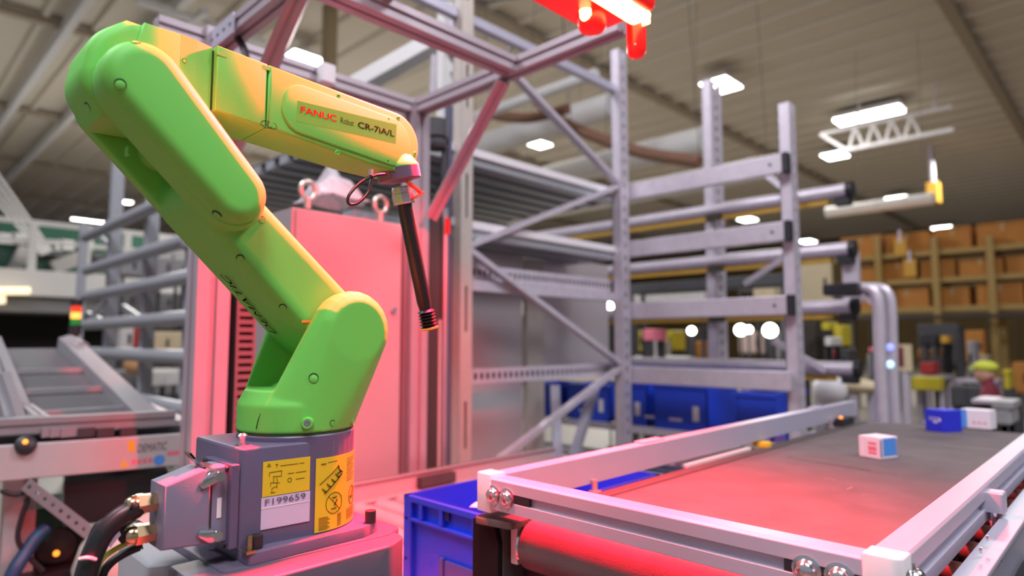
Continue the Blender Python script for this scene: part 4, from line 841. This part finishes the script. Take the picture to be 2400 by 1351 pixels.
for y in (-1.2, .2, 1.55, 2.85, 4.2):
    k += 1; S('trim_%d' % k, MB().mm((-50, y-.08, ZC-.32), (-5.5, y+.08, ZC-.05)), WPAINT)
DWALL = mat('dark_wall', (.06, .05, .035), .8, var=.4, scale=.8)
S('wall_far', MB().mm((-62, 46, FLOOR), (22, 46.3, ZC)), mat('ochre_wall', (.12, .075, .02), .8, var=.3, scale=.4))
S('wall_side', MB().mm((-62.3, -8, FLOOR), (-62, 60, ZC)), mat('drab_wall', (.24, .23, .19), .8))
# high-bay lamps
def rib(y): return -4.0+pit*round((y+3.95)/pit)+.05
def lampat(u_, v_, sx, sy, label, z=ZC-.35):
    p = W(u_, v_, Z=z); t = T('high_bay_lamp', label, 'lamp', p, 'high-bay lamps under the roof')
    P('housing', MB().mm(p+Vector((-sx/2, -sy/2, .02)), p+Vector((sx/2, sy/2, .12))), WPAINT, t)
    P('diffuser', MB().mm(p+Vector((-sx/2+.03, -sy/2+.03, 0)), p+Vector((sx/2-.03, sy/2-.03, .02))), LAMP, t)
    P('hanger', MB().cyl(p+Vector((0, 0, .12)), (p.x, rib(p.y), ZC+.004), .015, n=6), GALV, t); return p
lampat(716, 139, .55, .85, 'square roof lamp above the robot forearm')
lampat(1690, 202, .75, 1.0, 'square roof lamp highest above the long bright lamp')
LB = W(2040, 272, Z=ZC-.5)
lampat(1264, 340, .6, .75, 'square roof lamp seen inside the cell frame')
lampat(1957, 366, .75, .9, 'square roof lamp at the end of the lit truss')
lampat(1564, 448, .6, .95, 'square roof lamp seen between the two top rack beams')
lampat(2104, 466, .9, .9, 'square roof lamp nearest the yellow hoist')
lampat(1752, 516, .8, 1.0, 'square roof lamp just above the second rack beam pair')
lampat(1893, 567, .8, 1.3, 'square roof lamp close to the thin end upright of the rack')
lampat(2210, 536, 1.0, 1.2, 'square roof lamp directly over the carton racks')
lampat(1288, 506, .4, .7, 'small roof lamp seen under the top slatted deck')
lampat(296, 475, .5, .5, 'small round-looking roof lamp beside the robot elbow')
for i, (u_, v_) in enumerate(((187, 516), (228, 521), (150, 549), (178, 553))): lampat(u_, v_, .3, .8, ('roof lamp over the mezzanine, first of the upper pair', 'roof lamp over the mezzanine, second of the upper pair', 'roof lamp over the mezzanine, first of the lower pair', 'roof lamp over the mezzanine, second of the lower pair')[i])
lg = T('linear_lamp', 'long bright lamp above the white lattice truss', 'lamp', LB, 'high-bay lamps under the roof')
d1 = Vector((1, 0, 0)); pa = W(1962, 290, Z=ZC-.3); pb = pa+Vector((3.0, 0, 0)); pb = W(2115, 258, Z=ZC-.3)
pb = Vector((pb.x, pa.y, pa.z)); 
P('diffuser', MB().mm((pa.x, pa.y-.32, pa.z), (pb.x, pa.y+.32, pa.z+.06)), LAMP, lg); P('housing', MB().mm((pa.x-.05, pa.y-.36, pa.z+.06), (pb.x+.05, pa.y+.36, pa.z+.2)), WPAINT, lg); P('hanger', MB().mm((pa.x+.3, pa.y-.02, pa.z+.2), (pa.x+.34, pa.y+.02, pa.z+.22)).cyl((pa.x+.32, pa.y, pa.z+.2), (pa.x+.32, rib(pa.y), ZC+.004), .02, n=6).cyl((pb.x-.3, pa.y, pa.z+.2), (pb.x-.3, rib(pa.y), ZC+.004), .02, n=6), GALV, lg)
tr = T('roof_truss', 'white lattice truss glowing below the long bright lamp', 'truss', W(2040, 330, Y=pa.y-.7))
TYY = pa.y-.9; q0 = W(1985, 352, Y=TYY); q1 = W(2235, 296, Y=TYY); zb_ = q0.z; zt2 = zb_+.62
P('chord', MB().bar((q0.x, TYY, zb_), (q1.x, TYY, zb_), .12, .10), WHITE, tr); P('chord', MB().bar((q0.x-.7, TYY, zt2), (q1.x, TYY, zt2), .1, .08), WHITE, tr)
P('web', MB().bar((q0.x-.7, TYY, zt2), (q0.x, TYY, zb_), .06, .08), WHITE, tr)
for x_ in (q0.x+.3, q1.x-.4): P('hanger', MB().cyl((x_, TYY, zt2), (x_, rib(TYY), ZC+.004), .03, n=8), WHITE, tr)
nW = 4; dx = (q1.x-q0.x)*.72/nW
for i in range(nW):
    P('web', MB().bar((q0.x+dx*(i+.1), TYY, zb_), (q0.x+dx*(i+.5), TYY, zt2), .05, .06), WHITE, tr); P('web', MB().bar((q0.x+dx*(i+.5), TYY, zt2), (q0.x+dx*(i+.95), TYY, zb_), .05, .06), WHITE, tr)
# real light of the hall's lamps
for (x, y, pw) in ((-14, 10, 1500), (-8, 17, 1000), (-22, 6, 1700), (-3, 26, 800), (-16, 22, 900)):
    area_light('high_bay_light', (x, y, ZC-.5), (x, y, 0), 2.5, 2.5, pw, (1, .96, .92))
cp_ = W(772, 100, Y=6.5); S('trim_20', MB().mm((cp_.x-.14, 6.4, FLOOR), (cp_.x+.14, 6.6, ZC)), mat('column_ochre', (.30, .23, .12), .6))
for i, (ua, va, ub, vb) in enumerate(((390, 17, 423, 67), (423, 67, 483, 27), (320, 0, 620, 100), (330, 60, 520, 120))): S('trim_%d' % (30+i), MB().bar(W(ua, va, Z=ZC-.35), W(ub, vb, Z=ZC-.35), .13, .13), WPAINT)
# ducts
def duct(ua, va, ub, vb, Y, r, label):
    a = W(ua, va, Y=Y); b = W(ub, vb, Y=Y); z = (a.z+b.z)/2
    o = link('air_duct', MB().cyl((a.x-.5, Y, z), (b.x, Y, z), r, n=20), WPAINT, smooth=50); tag(o, label, 'duct', 'white ducts under the roof')
    for x_ in (a.x+.2, b.x-.2): P('strap', MB().cyl((x_, Y, z), (x_, rib(Y), ZC+.004), .004, n=6), CHAR, o)
    for x_ in (a.x+(b.x-a.x)*.33, a.x+(b.x-a.x)*.67): P('joint_band', MB().cyl((x_-.03, Y, z), (x_+.03, Y, z), r*1.06, n=20), WPAINT, o, smooth=50)
    return o
duct(1095, 352, 1440, 248, 7.2, .19, 'thick white duct crossing inside the cell frame')
duct(1330, 402, 1655, 330, 8.6, .2, 'thick white duct just above the top rack beam')
duct(1230, 480, 1830, 415, 10.2, .19, 'thick white duct behind the top rack beam')
duct(1090, 243, 1398, 222, 6.0, .07, 'thin white pipe above the thick ducts in the cell frame')
duct(1990, 487, 2190, 470, 16, .13, 'short bright duct beside the yellow hoist')
for i, (ua, va, ub, vb) in enumerate(((1150, 270, 1330, 255), (1340, 300, 1640, 380), (1240, 225, 1420, 330))):
    Y = 6.45+i*.17; o = link('pipe_run', MB().tube([W(ua, va, Y=Y), W((ua+ub)/2, (va+vb)/2+14, Y=Y), W(ub, vb, Y=Y)], .075, 8), mat('rusty_pipe', (.20, .10, .06), .7, var=.4) if i == 0 else MATS['rusty_pipe'], smooth=50)
    for u_, v_ in ((ua, va), (ub, vb)): q_ = W(u_, v_, Y=Y); P('strap', MB().cyl(q_, (q_.x, rib(q_.y), ZC+.004), .004, n=6), CHAR, o)
    tag(o, ('brown pipe run above the thick duct in the cell frame', 'brown pipe run crossing behind the rack upright', 'brown pipe run crossing the brace of the upright frame')[i], 'pipe')
HY = W(2185, 345, Z=ZC).y
hp = W(2185, 400, Y=HY)
ho = T('chain_hoist', 'yellow hoist block hanging on a grey pole below the roof', 'hoist', hp)
P('pole', MB().cyl((hp.x, HY, hp.z-.5), (hp.x, rib(HY), ZC+.004), .1, n=10), GALV, ho, smooth=40); P('block', MB().mm((hp.x-.2, HY-.2, hp.z-1.2), (hp.x+.2, HY+.2, hp.z-.45)), mat('hoist_yellow', (.55, .30, .03), .5), ho, bevel=.04)
ct = link('overhead_cable', MB().tube([W(1000, -6, Y=2.4), W(1080, 4, Y=2.4), W(1160, 3, Y=2.4), W(1240, -8, Y=2.4)], .004, 6), DARK, smooth=60); tag(ct, 'thin dark cable sagging overhead beside the red beacon', 'cable')
# ================================================================== mezzanine over a dark opening
mA = W(-40, 655, X=-15); mz0 = W(0, 690, X=-15).z; mz1 = W(0, 628, X=-15).z
me_ = T('mezzanine', 'white mezzanine floor with railing over the dark opening', 'mezzanine', (-15, 4, FLOOR))
yE = 16
P('edge_beam', MB().mm((-15.3, -2, mz0), (-15, yE, mz1)), WPAINT, me_)
P('deck', MB().mm((-23, -2, mz0-.3), (-15.3, yE, mz0-.05)), mat('deck_grey', (.3, .3, .3), .6), me_)
hz1 = W(60, 518, X=-15).z
P('handrail', MB().bar((-15.1, -2, hz1), (-15.1, yE, hz1), .09, .09), WPAINT, me_); P('handrail', MB().bar((-15.1, -2, (hz1+mz1)/2+.1), (-15.1, yE, (hz1+mz1)/2+.1), .08, .08), WPAINT, me_)
for y in [W(u_, 600, X=-15).y for u_ in (-60, 77, 205, 300, 380, 450)]: P('rail_post', MB().bar((-15.1, y, mz1-.3), (-15.1, y, hz1), .13, .13, (0, 1, 0)), WPAINT, me_)
for k in range(4): P('stair_rail', MB().bar((-16-.3*k, W(-40, 500, X=-16).y, hz1+1.3-.1*k), (-16-.3*k, W(120, 600, X=-16).y, mz1+.5), .05, .05), WPAINT, me_)
S('wall_mezzanine', MB().mm((-17.2, -4, FLOOR), (-17, W(262, 760, X=-17).y, mz0)), mat('flat_black', (.012, .011, .010), .9))  # plain black wall fills the opening under the mezzanine
gm = T('sorter_machine', 'dark green sorter machine on the mezzanine behind the railing', 'machine', (-18, 5, mz1))
for (ua, va, ub, vb) in ((-20, 545, 330, 585), (60, 640, 330, 610), (-20, 600, 60, 610)):
    a = W(ua, va, X=-18); b = W(ub, vb, X=-18); P('housing', MB().bar(a, (a.x, b.y, a.z), .6, .55), TEAL, gm, bevel=.04)
for u_ in (15, 45, 110, 128, 155, 200): p = W(u_, 575 if u_ > 100 else 560, X=-17.5); P('sensor', MB().box(p, (.2, .28, .22)), WPAINT, gm)
P('roller_end', MB().cyl(W(30, 600, X=-17.6), W(60, 610, X=-17.6), .3, n=16), mat('grey_machine', (.3, .29, .28), .5), gm); P('belt_chute', MB().bar(W(120, 630, X=-17.6), W(200, 600, X=-17.6), .5, .3), MATS['grey_machine'], gm)
for i, (ua, va, ub, vb) in enumerate(((0, 683, 70, 682), (0, 705, 12, 704))):
    o = link('tube_lamp', MB().cyl(W(ua-40, va, X=-14.7), W(ub, vb, X=-14.7), .07, n=10), mat('warm_lamp', (1, .8, .5), .5, emit=(1, .8, .5), estr=1.3) if not i else MATS['warm_lamp']); tag(o, ('long warm tube lamp under the mezzanine edge', 'short warm tube lamp below the long one under the mezzanine')[i], 'lamp')
# machinery behind the rail rack
def block(name, label, cat, u0, v0, u1, v1, Y, depth, m, X=None, group=None):
    if Y is not None:
        a = W(u0, v0, Y=Y); b = W(u1, v1, Y=Y); lo = Vector((min(a.x, b.x), Y, min(a.z, b.z))); hi = Vector((max(a.x, b.x), Y+depth, max(a.z, b.z))); ax = 0
    else:
        a = W(u0, v0, X=X); b = W(u1, v1, X=X); lo = Vector((X-depth, min(a.y, b.y), min(a.z, b.z))); hi = Vector((X, max(a.y, b.y), max(a.z, b.z))); ax = 1
    lo.z = max(lo.z, FLOOR); t = T(name, label, cat, ((lo.x+hi.x)/2, (lo.y+hi.y)/2, lo.z), group)
    P('body', MB().mm(lo, hi), m, t, bevel=.02)
    w_ = hi[ax]-lo[ax]; h_ = hi.z-lo.z; n = max(1, min(4, round(w_/max(.12, h_*.8)))) if h_ > .12 else 1
    if name not in ('dark_post', 'steel_bin', 'yellow_bollard', 'cable_reel', 'machine_column'):
        for k in range(n):                                  # fronts, each proud of the body
            p = lo[ax]+w_*(k+.06)/n; q = lo[ax]+w_*(k+.94)/n; z0 = lo.z+h_*.08; z1 = hi.z-h_*.08
            mb = MB().mm((p, lo.y-.012, z0), (q, lo.y+.004, z1)) if ax == 0 else MB().mm((hi.x-.004, p, z0), (hi.x+.012, q, z1))
            f = P('front_panel', mb, m, t, bevel=.006)
            if h_ > .3: P('handle', MB().mm((q-.06, lo.y-.03, (z0+z1)/2-.06), (q-.03, lo.y-.012, (z0+z1)/2+.06)) if ax == 0 else MB().mm((hi.x+.012, q-.06, (z0+z1)/2-.06), (hi.x+.03, q-.03, (z0+z1)/2+.06)), DARK, f)
    else: P('rim', MB().mm((lo.x-.012, lo.y-.012, hi.z-.03), (hi.x+.012, hi.y+.012, hi.z+.01)), m, t)
    if lo.z > FLOOR+.04 and m is not GRD:
        for x in (lo.x+.04, hi.x-.04):
            for y in (lo.y+.04, hi.y-.04): P('leg', MB().mm((x-.02, y-.02, FLOOR), (x+.02, y+.02, lo.z+.01)), CHAR, t)
    return t
GM = mat('machine_grey', (.30, .30, .31), .5, var=.2); GW = mat('machine_white', (.58, .56, .53), .5, var=.1); GRD = mat('machine_red', (.35, .02, .02), .5)
for (n_, l_, c_, u0, v0, u1, v1, x_, m_) in (
    ('white_cabinet', 'white machine panel between the posts of the rail rack', 'panel', 284, 765, 312, 825, -8.9, GW),
    ('red_cabinet', 'dark red cabinet seen between two rail rack posts', 'cabinet', 312, 768, 345, 818, -9.5, GRD),
    ('sloped_crate', 'tan crate seen between the fourth and fifth rails', 'crate', 362, 778, 440, 830, -10.1, TAN),
    ('metal_hood', 'grey metal hood behind the upper rails of the rail rack', 'hood', 285, 595, 440, 655, -10.7, GM),
    ('white_machine', 'white machine with two dark openings behind the rail rack', 'machine', 372, 582, 455, 632, -11.3, GW),
    ('bench_frame', 'dark bench frame low behind the rail rack', 'bench', 270, 870, 450, 925, -8.2, GM),
    ('guard_cover', 'pale cover over the bench behind the lowest rails', 'cover', 350, 870, 420, 905, -7.5, GW),
    ('grey_cabinet', 'long grey machine cabinet behind the middle rails', 'cabinet', 275, 680, 445, 735, -11.9, GM),
    ('pale_cabinet', 'pale machine cabinet with dark slots below the third rail', 'cabinet', 284, 712, 440, 768, -12.5, GW)):
    block(n_, l_, c_, u0, v0, u1, v1, None, .45, m_, X=x_)
o = link('orange_sack', MB().sphere(W(322, 856, X=-7.9), .12, sc=(1, 1.2, .8)), mat('orange_cloth', (.65, .35, .15), .7), smooth=60); tag(o, 'pale orange sack lying behind the fifth rail', 'sack')
# ================================================================== far racks with cartons
CYR = 15.0
ca = T('carton_rack', 'ochre pallet rack packed with cartons along the far side of the hall', 'rack', W(2200, 800, Y=CYR))
OY = mat('rack_ochre', (.34, .22, .06), .6, var=.15)
zs = [W(2200, v_, Y=CYR).z for v_ in (722, 655, 590)]
for z in zs: P('shelf_beam', MB().mm((W(1960, 700, Y=CYR).x, CYR-.06, z-.07), (W(2480, 700, Y=CYR).x, CYR+1.0, z+.03)), OY, ca)
for u_ in (2062, 2195, 2325, 2440): 
    x = W(u_, 650, Y=CYR).x; P('upright', MB().mm((x-.06, CYR-.1, FLOOR), (x+.06, CYR, W(u_, 555, Y=CYR).z)), OY, ca); P('upright', MB().mm((x-.06, CYR+.9, FLOOR), (x+.06, CYR+1.0, W(u_, 555, Y=CYR).z)), OY, ca)
words = ('lowest', 'middle', 'top'); NUM = 'none first second third fourth fifth sixth seventh eighth ninth tenth eleventh twelfth'.split(); TAPE = mat('tan_tape', (.42, .25, .09), .5)
rnd = random.Random(5)
for r_, z in enumerate(zs):
    x = W(1975, 700, Y=CYR).x; xe = W(2470, 700, Y=CYR).x; n = 0
    while x < xe:
        wdt = rnd.uniform(.55, .8); hgt = (.38, .36, .42)[r_]+rnd.uniform(-.05, .03); n += 1
        o = link('carton', MB().mm((x, CYR+.05, z+.031), (x+wdt, CYR+.75, z+.031+hgt)), CARD, bevel=.01)
        P('tape', MB().mm((x+wdt/2-.03, CYR+.046, z+.031+hgt*.6), (x+wdt/2+.03, CYR+.05, z+.031+hgt)), TAPE, o); P('flap_seam', MB().mm((x+.01, CYR+.046, z+.031+hgt*.88), (x+wdt-.01, CYR+.05, z+.031+hgt*.9)), BROWN, o)
        tag(o, 'brown carton on the %s shelf of the ochre rack, %s from the scanner portal end' % (words[r_], NUM[n]), 'carton', 'cartons on the %s shelf of the far rack' % words[r_]); x += wdt+rnd.uniform(.04, .12)
for (u_, v_, l_) in ((2133, 628, 'first yellow sign hanging on the carton rack below the roof'), (2110, 580, 'second yellow sign higher up on the carton rack')):
    p = W(u_, v_, Y=CYR-.08); o = link('hanging_sign', MB().box(p, (.22, .03, .35)), MATS['hoist_yellow']); P('hook', MB().mm((p.x-.02, CYR-.1, p.z+.1), (p.x+.02, CYR+.0, p.z+.35)), GALV, o); tag(o, l_, 'sign')
block('beam_screen', 'dark mezzanine edge below the carton shelves', 'beam', 1990, 752, 2480, 731, CYR-.6, .3, BROWN)
for i, u_ in enumerate((2003, 2040, 2105, 2160, 2228, 2320, 2388)):
    block('dark_post', 'dark brown post below the carton rack, number %s from the rack end' % ('one', 'two', 'three', 'four', 'five', 'six', 'seven')[i], 'post', u_-5, 752, u_+6, 905, CYR-.85-.02*i, .12, BROWN)
# tan partition and tool pillar
block('tan_partition', 'tall tan partition between the end upright and the carton rack', 'partition', 1868, 612, 1950, 718, 9.5, .1, TAN)
GY = 4.42
gp = T('scanner_portal', 'grey bent-pole portal with a black scanner box', 'portal', W(2060, 960, Y=GY))
for i, (ut, ub) in enumerate(((2050, 2072), (2078, 2100))):
    Y = GY+.26*i; f_ = W(ub, 990, Y=Y); f_.z = FLOOR
    P('pole', MB().tube([f_, W(ub-6, 930, Y=Y), W(ub-10, 800, Y=Y), W(ub-13, 722, Y=Y), W(ub-19, 692, Y=Y), W(ub-34, 677, Y=Y), W(ub-62, 675, Y=Y)], .036, 10), GALV, gp, smooth=60)
P('stay', MB().bar(W(2012, 688, Y=GY), W(2054, 716, Y=GY), .03, .03), GALV, gp)
a = W(1940, 695, Y=GY); b = W(2022, 664, Y=GY); P('scanner_box', MB().mm((a.x, GY-.1, a.z), (b.x, GY+.15, b.z)), DARK, gp, bevel=.012)
for v_, m in ((815, mat('blue_led', (.3, .35, 1), .4, emit=(.3, .35, 1), estr=1.1)), (855, mat('cyan_led', (.5, .8, 1), .4, emit=(.5, .8, 1), estr=1.4))):
    P('status_light', MB().sphere(W(2086, v_, Y=GY+.22), .024), m, gp, smooth=60)
sn = T('sign_stand', 'sign board with maroon print on a thin grey pole', 'sign', W(2110, 990, Y=8.5))
a = W(2095, 870, Y=8.5); b = W(2135, 808, Y=8.5); P('board', MB().mm((a.x, 8.5, a.z), (b.x, 8.54, b.z)), TAN, sn); P('print_panel', MB().mm((a.x+.03, 8.49, a.z+.05), (b.x-.08, 8.5, b.z-.03)), MAROON, sn)
P('pole', MB().cyl((a.x+.1, 8.56, FLOOR), (a.x+.1, 8.56, b.z), .05, n=10), GALV, sn)
# work stations and trolleys along the hall: tops, legs, loads
def station(label, u0, u1, vt, Y, m, dp=.6, shelf=True):
    a = W(u0, vt, Y=Y); b = W(u1, vt, Y=Y); t = T('work_table', label, 'table', ((a.x+b.x)/2, Y+dp/2, FLOOR))
    P('tabletop', MB().mm((a.x, Y, a.z-.05), (b.x, Y+dp, a.z)), m, t, bevel=.01)
    for x in (a.x+.05, b.x-.05):
        for y in (Y+.05, Y+dp-.05): P('leg', MB().mm((x-.03, y-.03, FLOOR), (x+.03, y+.03, a.z-.05)), GALV, t)
    if shelf: P('shelf', MB().mm((a.x+.05, Y+.05, FLOOR+.3), (b.x-.05, Y+dp-.05, FLOOR+.34)), GALV, t)
station('pale grey work table below the carton rack', 2235, 2335, 888, 10, GALV); station('work table with a yellow front behind the sign stand', 2140, 2215, 880, 9.4, GM)
a = W(2148, 912, Y=9.36); b = W(2214, 884, Y=9.36); o = link('yellow_bin', MB().mm((a.x, 9.1, a.z), (b.x, 9.38, b.z)), mat('bin_yellow', (.55, .45, .02), .5), bevel=.02); tag(o, 'bright yellow bin in front of the work table', 'bin')
station('low dark work table with parts near the conveyor end', 1900, 2010, 905, 6.0, CHAR)
o = link('white_bag', MB().sphere(W(1945, 915, Y=5.6), .14, sc=(1, 1, .9)), WHITE, smooth=60); tag(o, 'round white plastic bag at the end of the belt conveyor guard', 'bag')
o = link('paper_bundle', MB().sphere(W(2012, 906, Y=5.7), .12, sc=(1.4, 1, .5)), TAN, smooth=60); tag(o, 'tan paper bundle beside the round white bag', 'bundle')
rnd = random.Random(11); cols = [CHAR, BROWN, GM, CARD, GW, MATS['hoist_yellow'], ORY, DARK, TAN, MAROON]
items = [('monitor', 'black screen on the work tables below the carton rack', 2152, 783, 2195, 810, 10.05, DARK), ('orange_lamp', 'round orange lamp head above the work table', 2203, 788, 2222, 806, 10.06, MATS['hoist_yellow']), ('machine_cabinet', 'dark machine cabinet behind the black screen', 2150, 760, 2250, 870, 11.4, CHAR), ('parts_bin', 'row of small brown parts bins on the table', 2150, 820, 2200, 842, 10.6, CARD), ('parts_bin', 'row of red and grey parts bins under the brown ones', 2155, 850, 2190, 879, 9.55, GRD), ('machine_column', 'dark steel column of the machine beside the orange lamp', 2240, 765, 2252, 890, 10.2, CHAR), ('pallet_stack', 'stacked brown pallets under the carton rack', 2262, 775, 2310, 850, 13.6, CARD), ('grey_pump', 'dark grey pump column right of the work table', 2266, 800, 2288, 880, 10.75, GM), ('cable_reel', 'pale reel leaning on the pump column', 2288, 835, 2312, 880, 11.25, TAN), ('floor_cabinet', 'low dark cabinet standing behind the royal blue carton', 2225, 905, 2310, 960, 8.6, CHAR), ('steel_bin', 'grey steel bin behind the white carton at the belt end', 2330, 945, 2372, 1000, 5.2, GM), ('bin_lid', 'lighter flat lid beside the steel bin', 2275, 935, 2335, 950, 5.4, GALV), ('carton_pile', 'brown carton pile at the picture edge below the rack', 2370, 850, 2420, 925, 10.5, CARD), ('yellow_bollard', 'yellow bollard beside the maroon-clad worker', 2352, 870, 2366, 915, 9.2, MATS['bin_yellow']),
    ('yellow_post', 'slanted yellow guard seen beyond the rack end', 1952, 762, 1976, 812, 8.6, MATS['bin_yellow']), ('yellow_post', 'yellow guard closer to the end upright', 1925, 755, 1945, 775, 8.7, MATS['bin_yellow']), ('dark_cabinet', 'dark cabinet beyond the thin end upright', 1880, 755, 1915, 870, 9, BROWN), ('white_notice', 'white notice on the dark cabinet', 1932, 790, 1950, 812, 7.6, GW), ('tool_cart', 'dark tool cart between the end upright and portal', 1935, 818, 1990, 880, 8.2, CHAR), ('red_crate', 'small red crate on the tool cart', 1938, 822, 1958, 838, 8.15, GRD), ('grey_cabinet', 'tall grey cabinet behind the portal poles', 2030, 830, 2062, 960, 9.2, GM), ('red_notice', 'small red notice left of the portal pole', 2035, 815, 2056, 826, 8.3, ROSE),
    ('lit_window', 'pale glowing picture board behind the third rack beam', 1730, 778, 1788, 830, 9, mat('pink_panel', (.80, .60, .50), .6)), ('dark_door', 'dark doorway behind the wide rack upright', 1605, 770, 1655, 835, 10, BROWN), ('grey_partition', 'pale grey partition behind the end upright', 1790, 780, 1850, 845, 9.2, GW), ('machine_bed', 'pale machine bed seen over the lowest rack beam', 1480, 835, 1600, 850, 7.5, GW), ('milling_head', 'pale bent machine head beyond the rack', 1520, 800, 1545, 838, 8.3, GW), ('yellow_machine', 'yellow machine parts behind the front upright', 1490, 775, 1512, 825, 8.5, MATS['bin_yellow']), ('yellow_machine', 'second yellow machine part beyond the rack', 1560, 775, 1580, 822, 8.7, MATS['bin_yellow']), ('red_machine', 'pinkish machine head behind the front upright', 1507, 772, 1530, 800, 7.05, ROSE), ('brown_crate', 'brown crates left of the dark doorway', 1630, 800, 1656, 845, 8.8, CARD), ('shelf_goods', 'row of pale goods on the far shelf under the second back beam', 1482, 688, 1650, 708, 8, GW), ('shelf_goods', 'tan goods on the far shelf right of the wide upright', 1765, 676, 1815, 702, 8.6, TAN), ('shelf_goods', 'dark goods on the far shelf right of the wide upright', 1725, 655, 1835, 676, 9.2, GM), ('roof_screen', 'dark underside of a far mezzanine between the rack beams', 1470, 690, 1840, 640, 7, CHAR)]
for (n_, l_, u0, v0, u1, v1, Y, m) in items: block(n_, l_, n_.split('_')[-1], u0, v0, u1, v1, Y, .35, m)
for i, (u_, v_, s_) in enumerate(((1621, 776, .055), (1736, 774, .075), (1805, 775, .09), (1428, 719, .07), (1755, 773, .05))):
    p = W(u_, v_, Y=6.4+.12*i); s_ *= .78; t = T('work_lamp', 'small bright work lamp, number %s along the low row beyond the rack' % ('two', 'three', 'five', 'one', 'four')[i], 'lamp', p, 'low row of work lamps')
    P('bulb', MB().sphere(p, s_), LAMP, t, smooth=60); P('stem', MB().cyl((p.x, p.y, FLOOR), p-Vector((0, 0, s_*.8)), .014, n=8), CHAR, t); P('base', MB().cyl((p.x, p.y, FLOOR), (p.x, p.y, FLOOR+.03), .05, n=16), CHAR, t)
# a worker far off behind the table
PY = 7.3; wp = W(2326, 890, Y=PY)
pe = T('person', 'distant seated worker in a maroon top and lime cap beside the pale grey work table', 'person', (wp.x, PY, FLOOR))
def skin(name, verts, edges, m, par, root=0, sub=1):
    me = bpy.data.meshes.new(name); off = WL[par.name]; me.from_pydata([Vector(v[:3])-off for v in verts], edges, []); me.materials.append(m)
    o = bpy.data.objects.new(name, me); COL.objects.link(o); o.parent = par; WL[o.name] = off.copy()
    s_ = o.modifiers.new('skin', 'SKIN'); s_.use_smooth_shade = True; me.update()
    if not me.skin_vertices: me.attributes  # layer is made by the modifier
    lay = me.skin_vertices[0].data if me.skin_vertices else None
    if lay:
        for i, v in enumerate(verts): lay[i].radius = (v[3], v[3]*.8)
        lay[root].use_root = True
    d = o.modifiers.new('sub', 'SUBSURF'); d.levels = sub; d.render_levels = sub; return o
X0, Y0 = wp.x, PY; F = FLOOR
def PV(x, y, z, r): return (X0+x, Y0+y, F+z, r)
body = [PV(0, 0, .50, .14), PV(0, 0, .66, .13), PV(-.02, 0, .85, .155), PV(-.03, 0, .96, .06), PV(-.04, -.01, 1.03, .075), PV(-.05, -.01, 1.10, .075), PV(-.02, -.17, .88, .06), PV(-.08, -.2, .68, .045), PV(-.25, -.14, .66, .036), PV(-.02, .17, .88, .06), PV(-.08, .2, .68, .045), PV(-.25, .14, .66, .036), PV(-.1, -.09, .48, .09), PV(-.36, -.1, .48, .068), PV(-.36, -.1, .08, .05), PV(-.47, -.1, .045, .04), PV(-.1, .09, .48, .09), PV(-.36, .1, .48, .068), PV(-.36, .1, .08, .05), PV(-.47, .1, .045, .04)]
skin('body', body, [(0, 1), (1, 2), (2, 3), (3, 4), (4, 5), (2, 6), (6, 7), (7, 8), (2, 9), (9, 10), (10, 11), (0, 12), (12, 13), (13, 14), (14, 15), (0, 16), (16, 17), (17, 18), (18, 19)], MAROON, pe)
P('face', MB().sphere((X0-.06, Y0-.015, F+1.05), .078, sc=(1, .9, 1.15)), SKIN, pe, smooth=60)
P('cap', MB().sphere((X0-.045, Y0-.01, F+1.115), .095, sc=(1.05, 1, .6)).box((X0-.13, Y0-.01, F+1.10), (.08, .12, .012)), LIME, pe, smooth=60)
stl = T('stool', 'dark stool under the seated worker in maroon', 'stool', (X0, Y0, FLOOR))
P('seat', MB().cyl((X0, Y0, F+.33), (X0, Y0, F+.365), .18, n=20), DARK, stl, smooth=40)
for k in range(4): P('leg', MB().cyl((X0+.16*math.cos(k*1.57+.8), Y0+.16*math.sin(k*1.57+.8), F), (X0+.1*math.cos(k*1.57+.8), Y0+.1*math.sin(k*1.57+.8), F+.33), .016, n=8), GALV, stl, smooth=40)
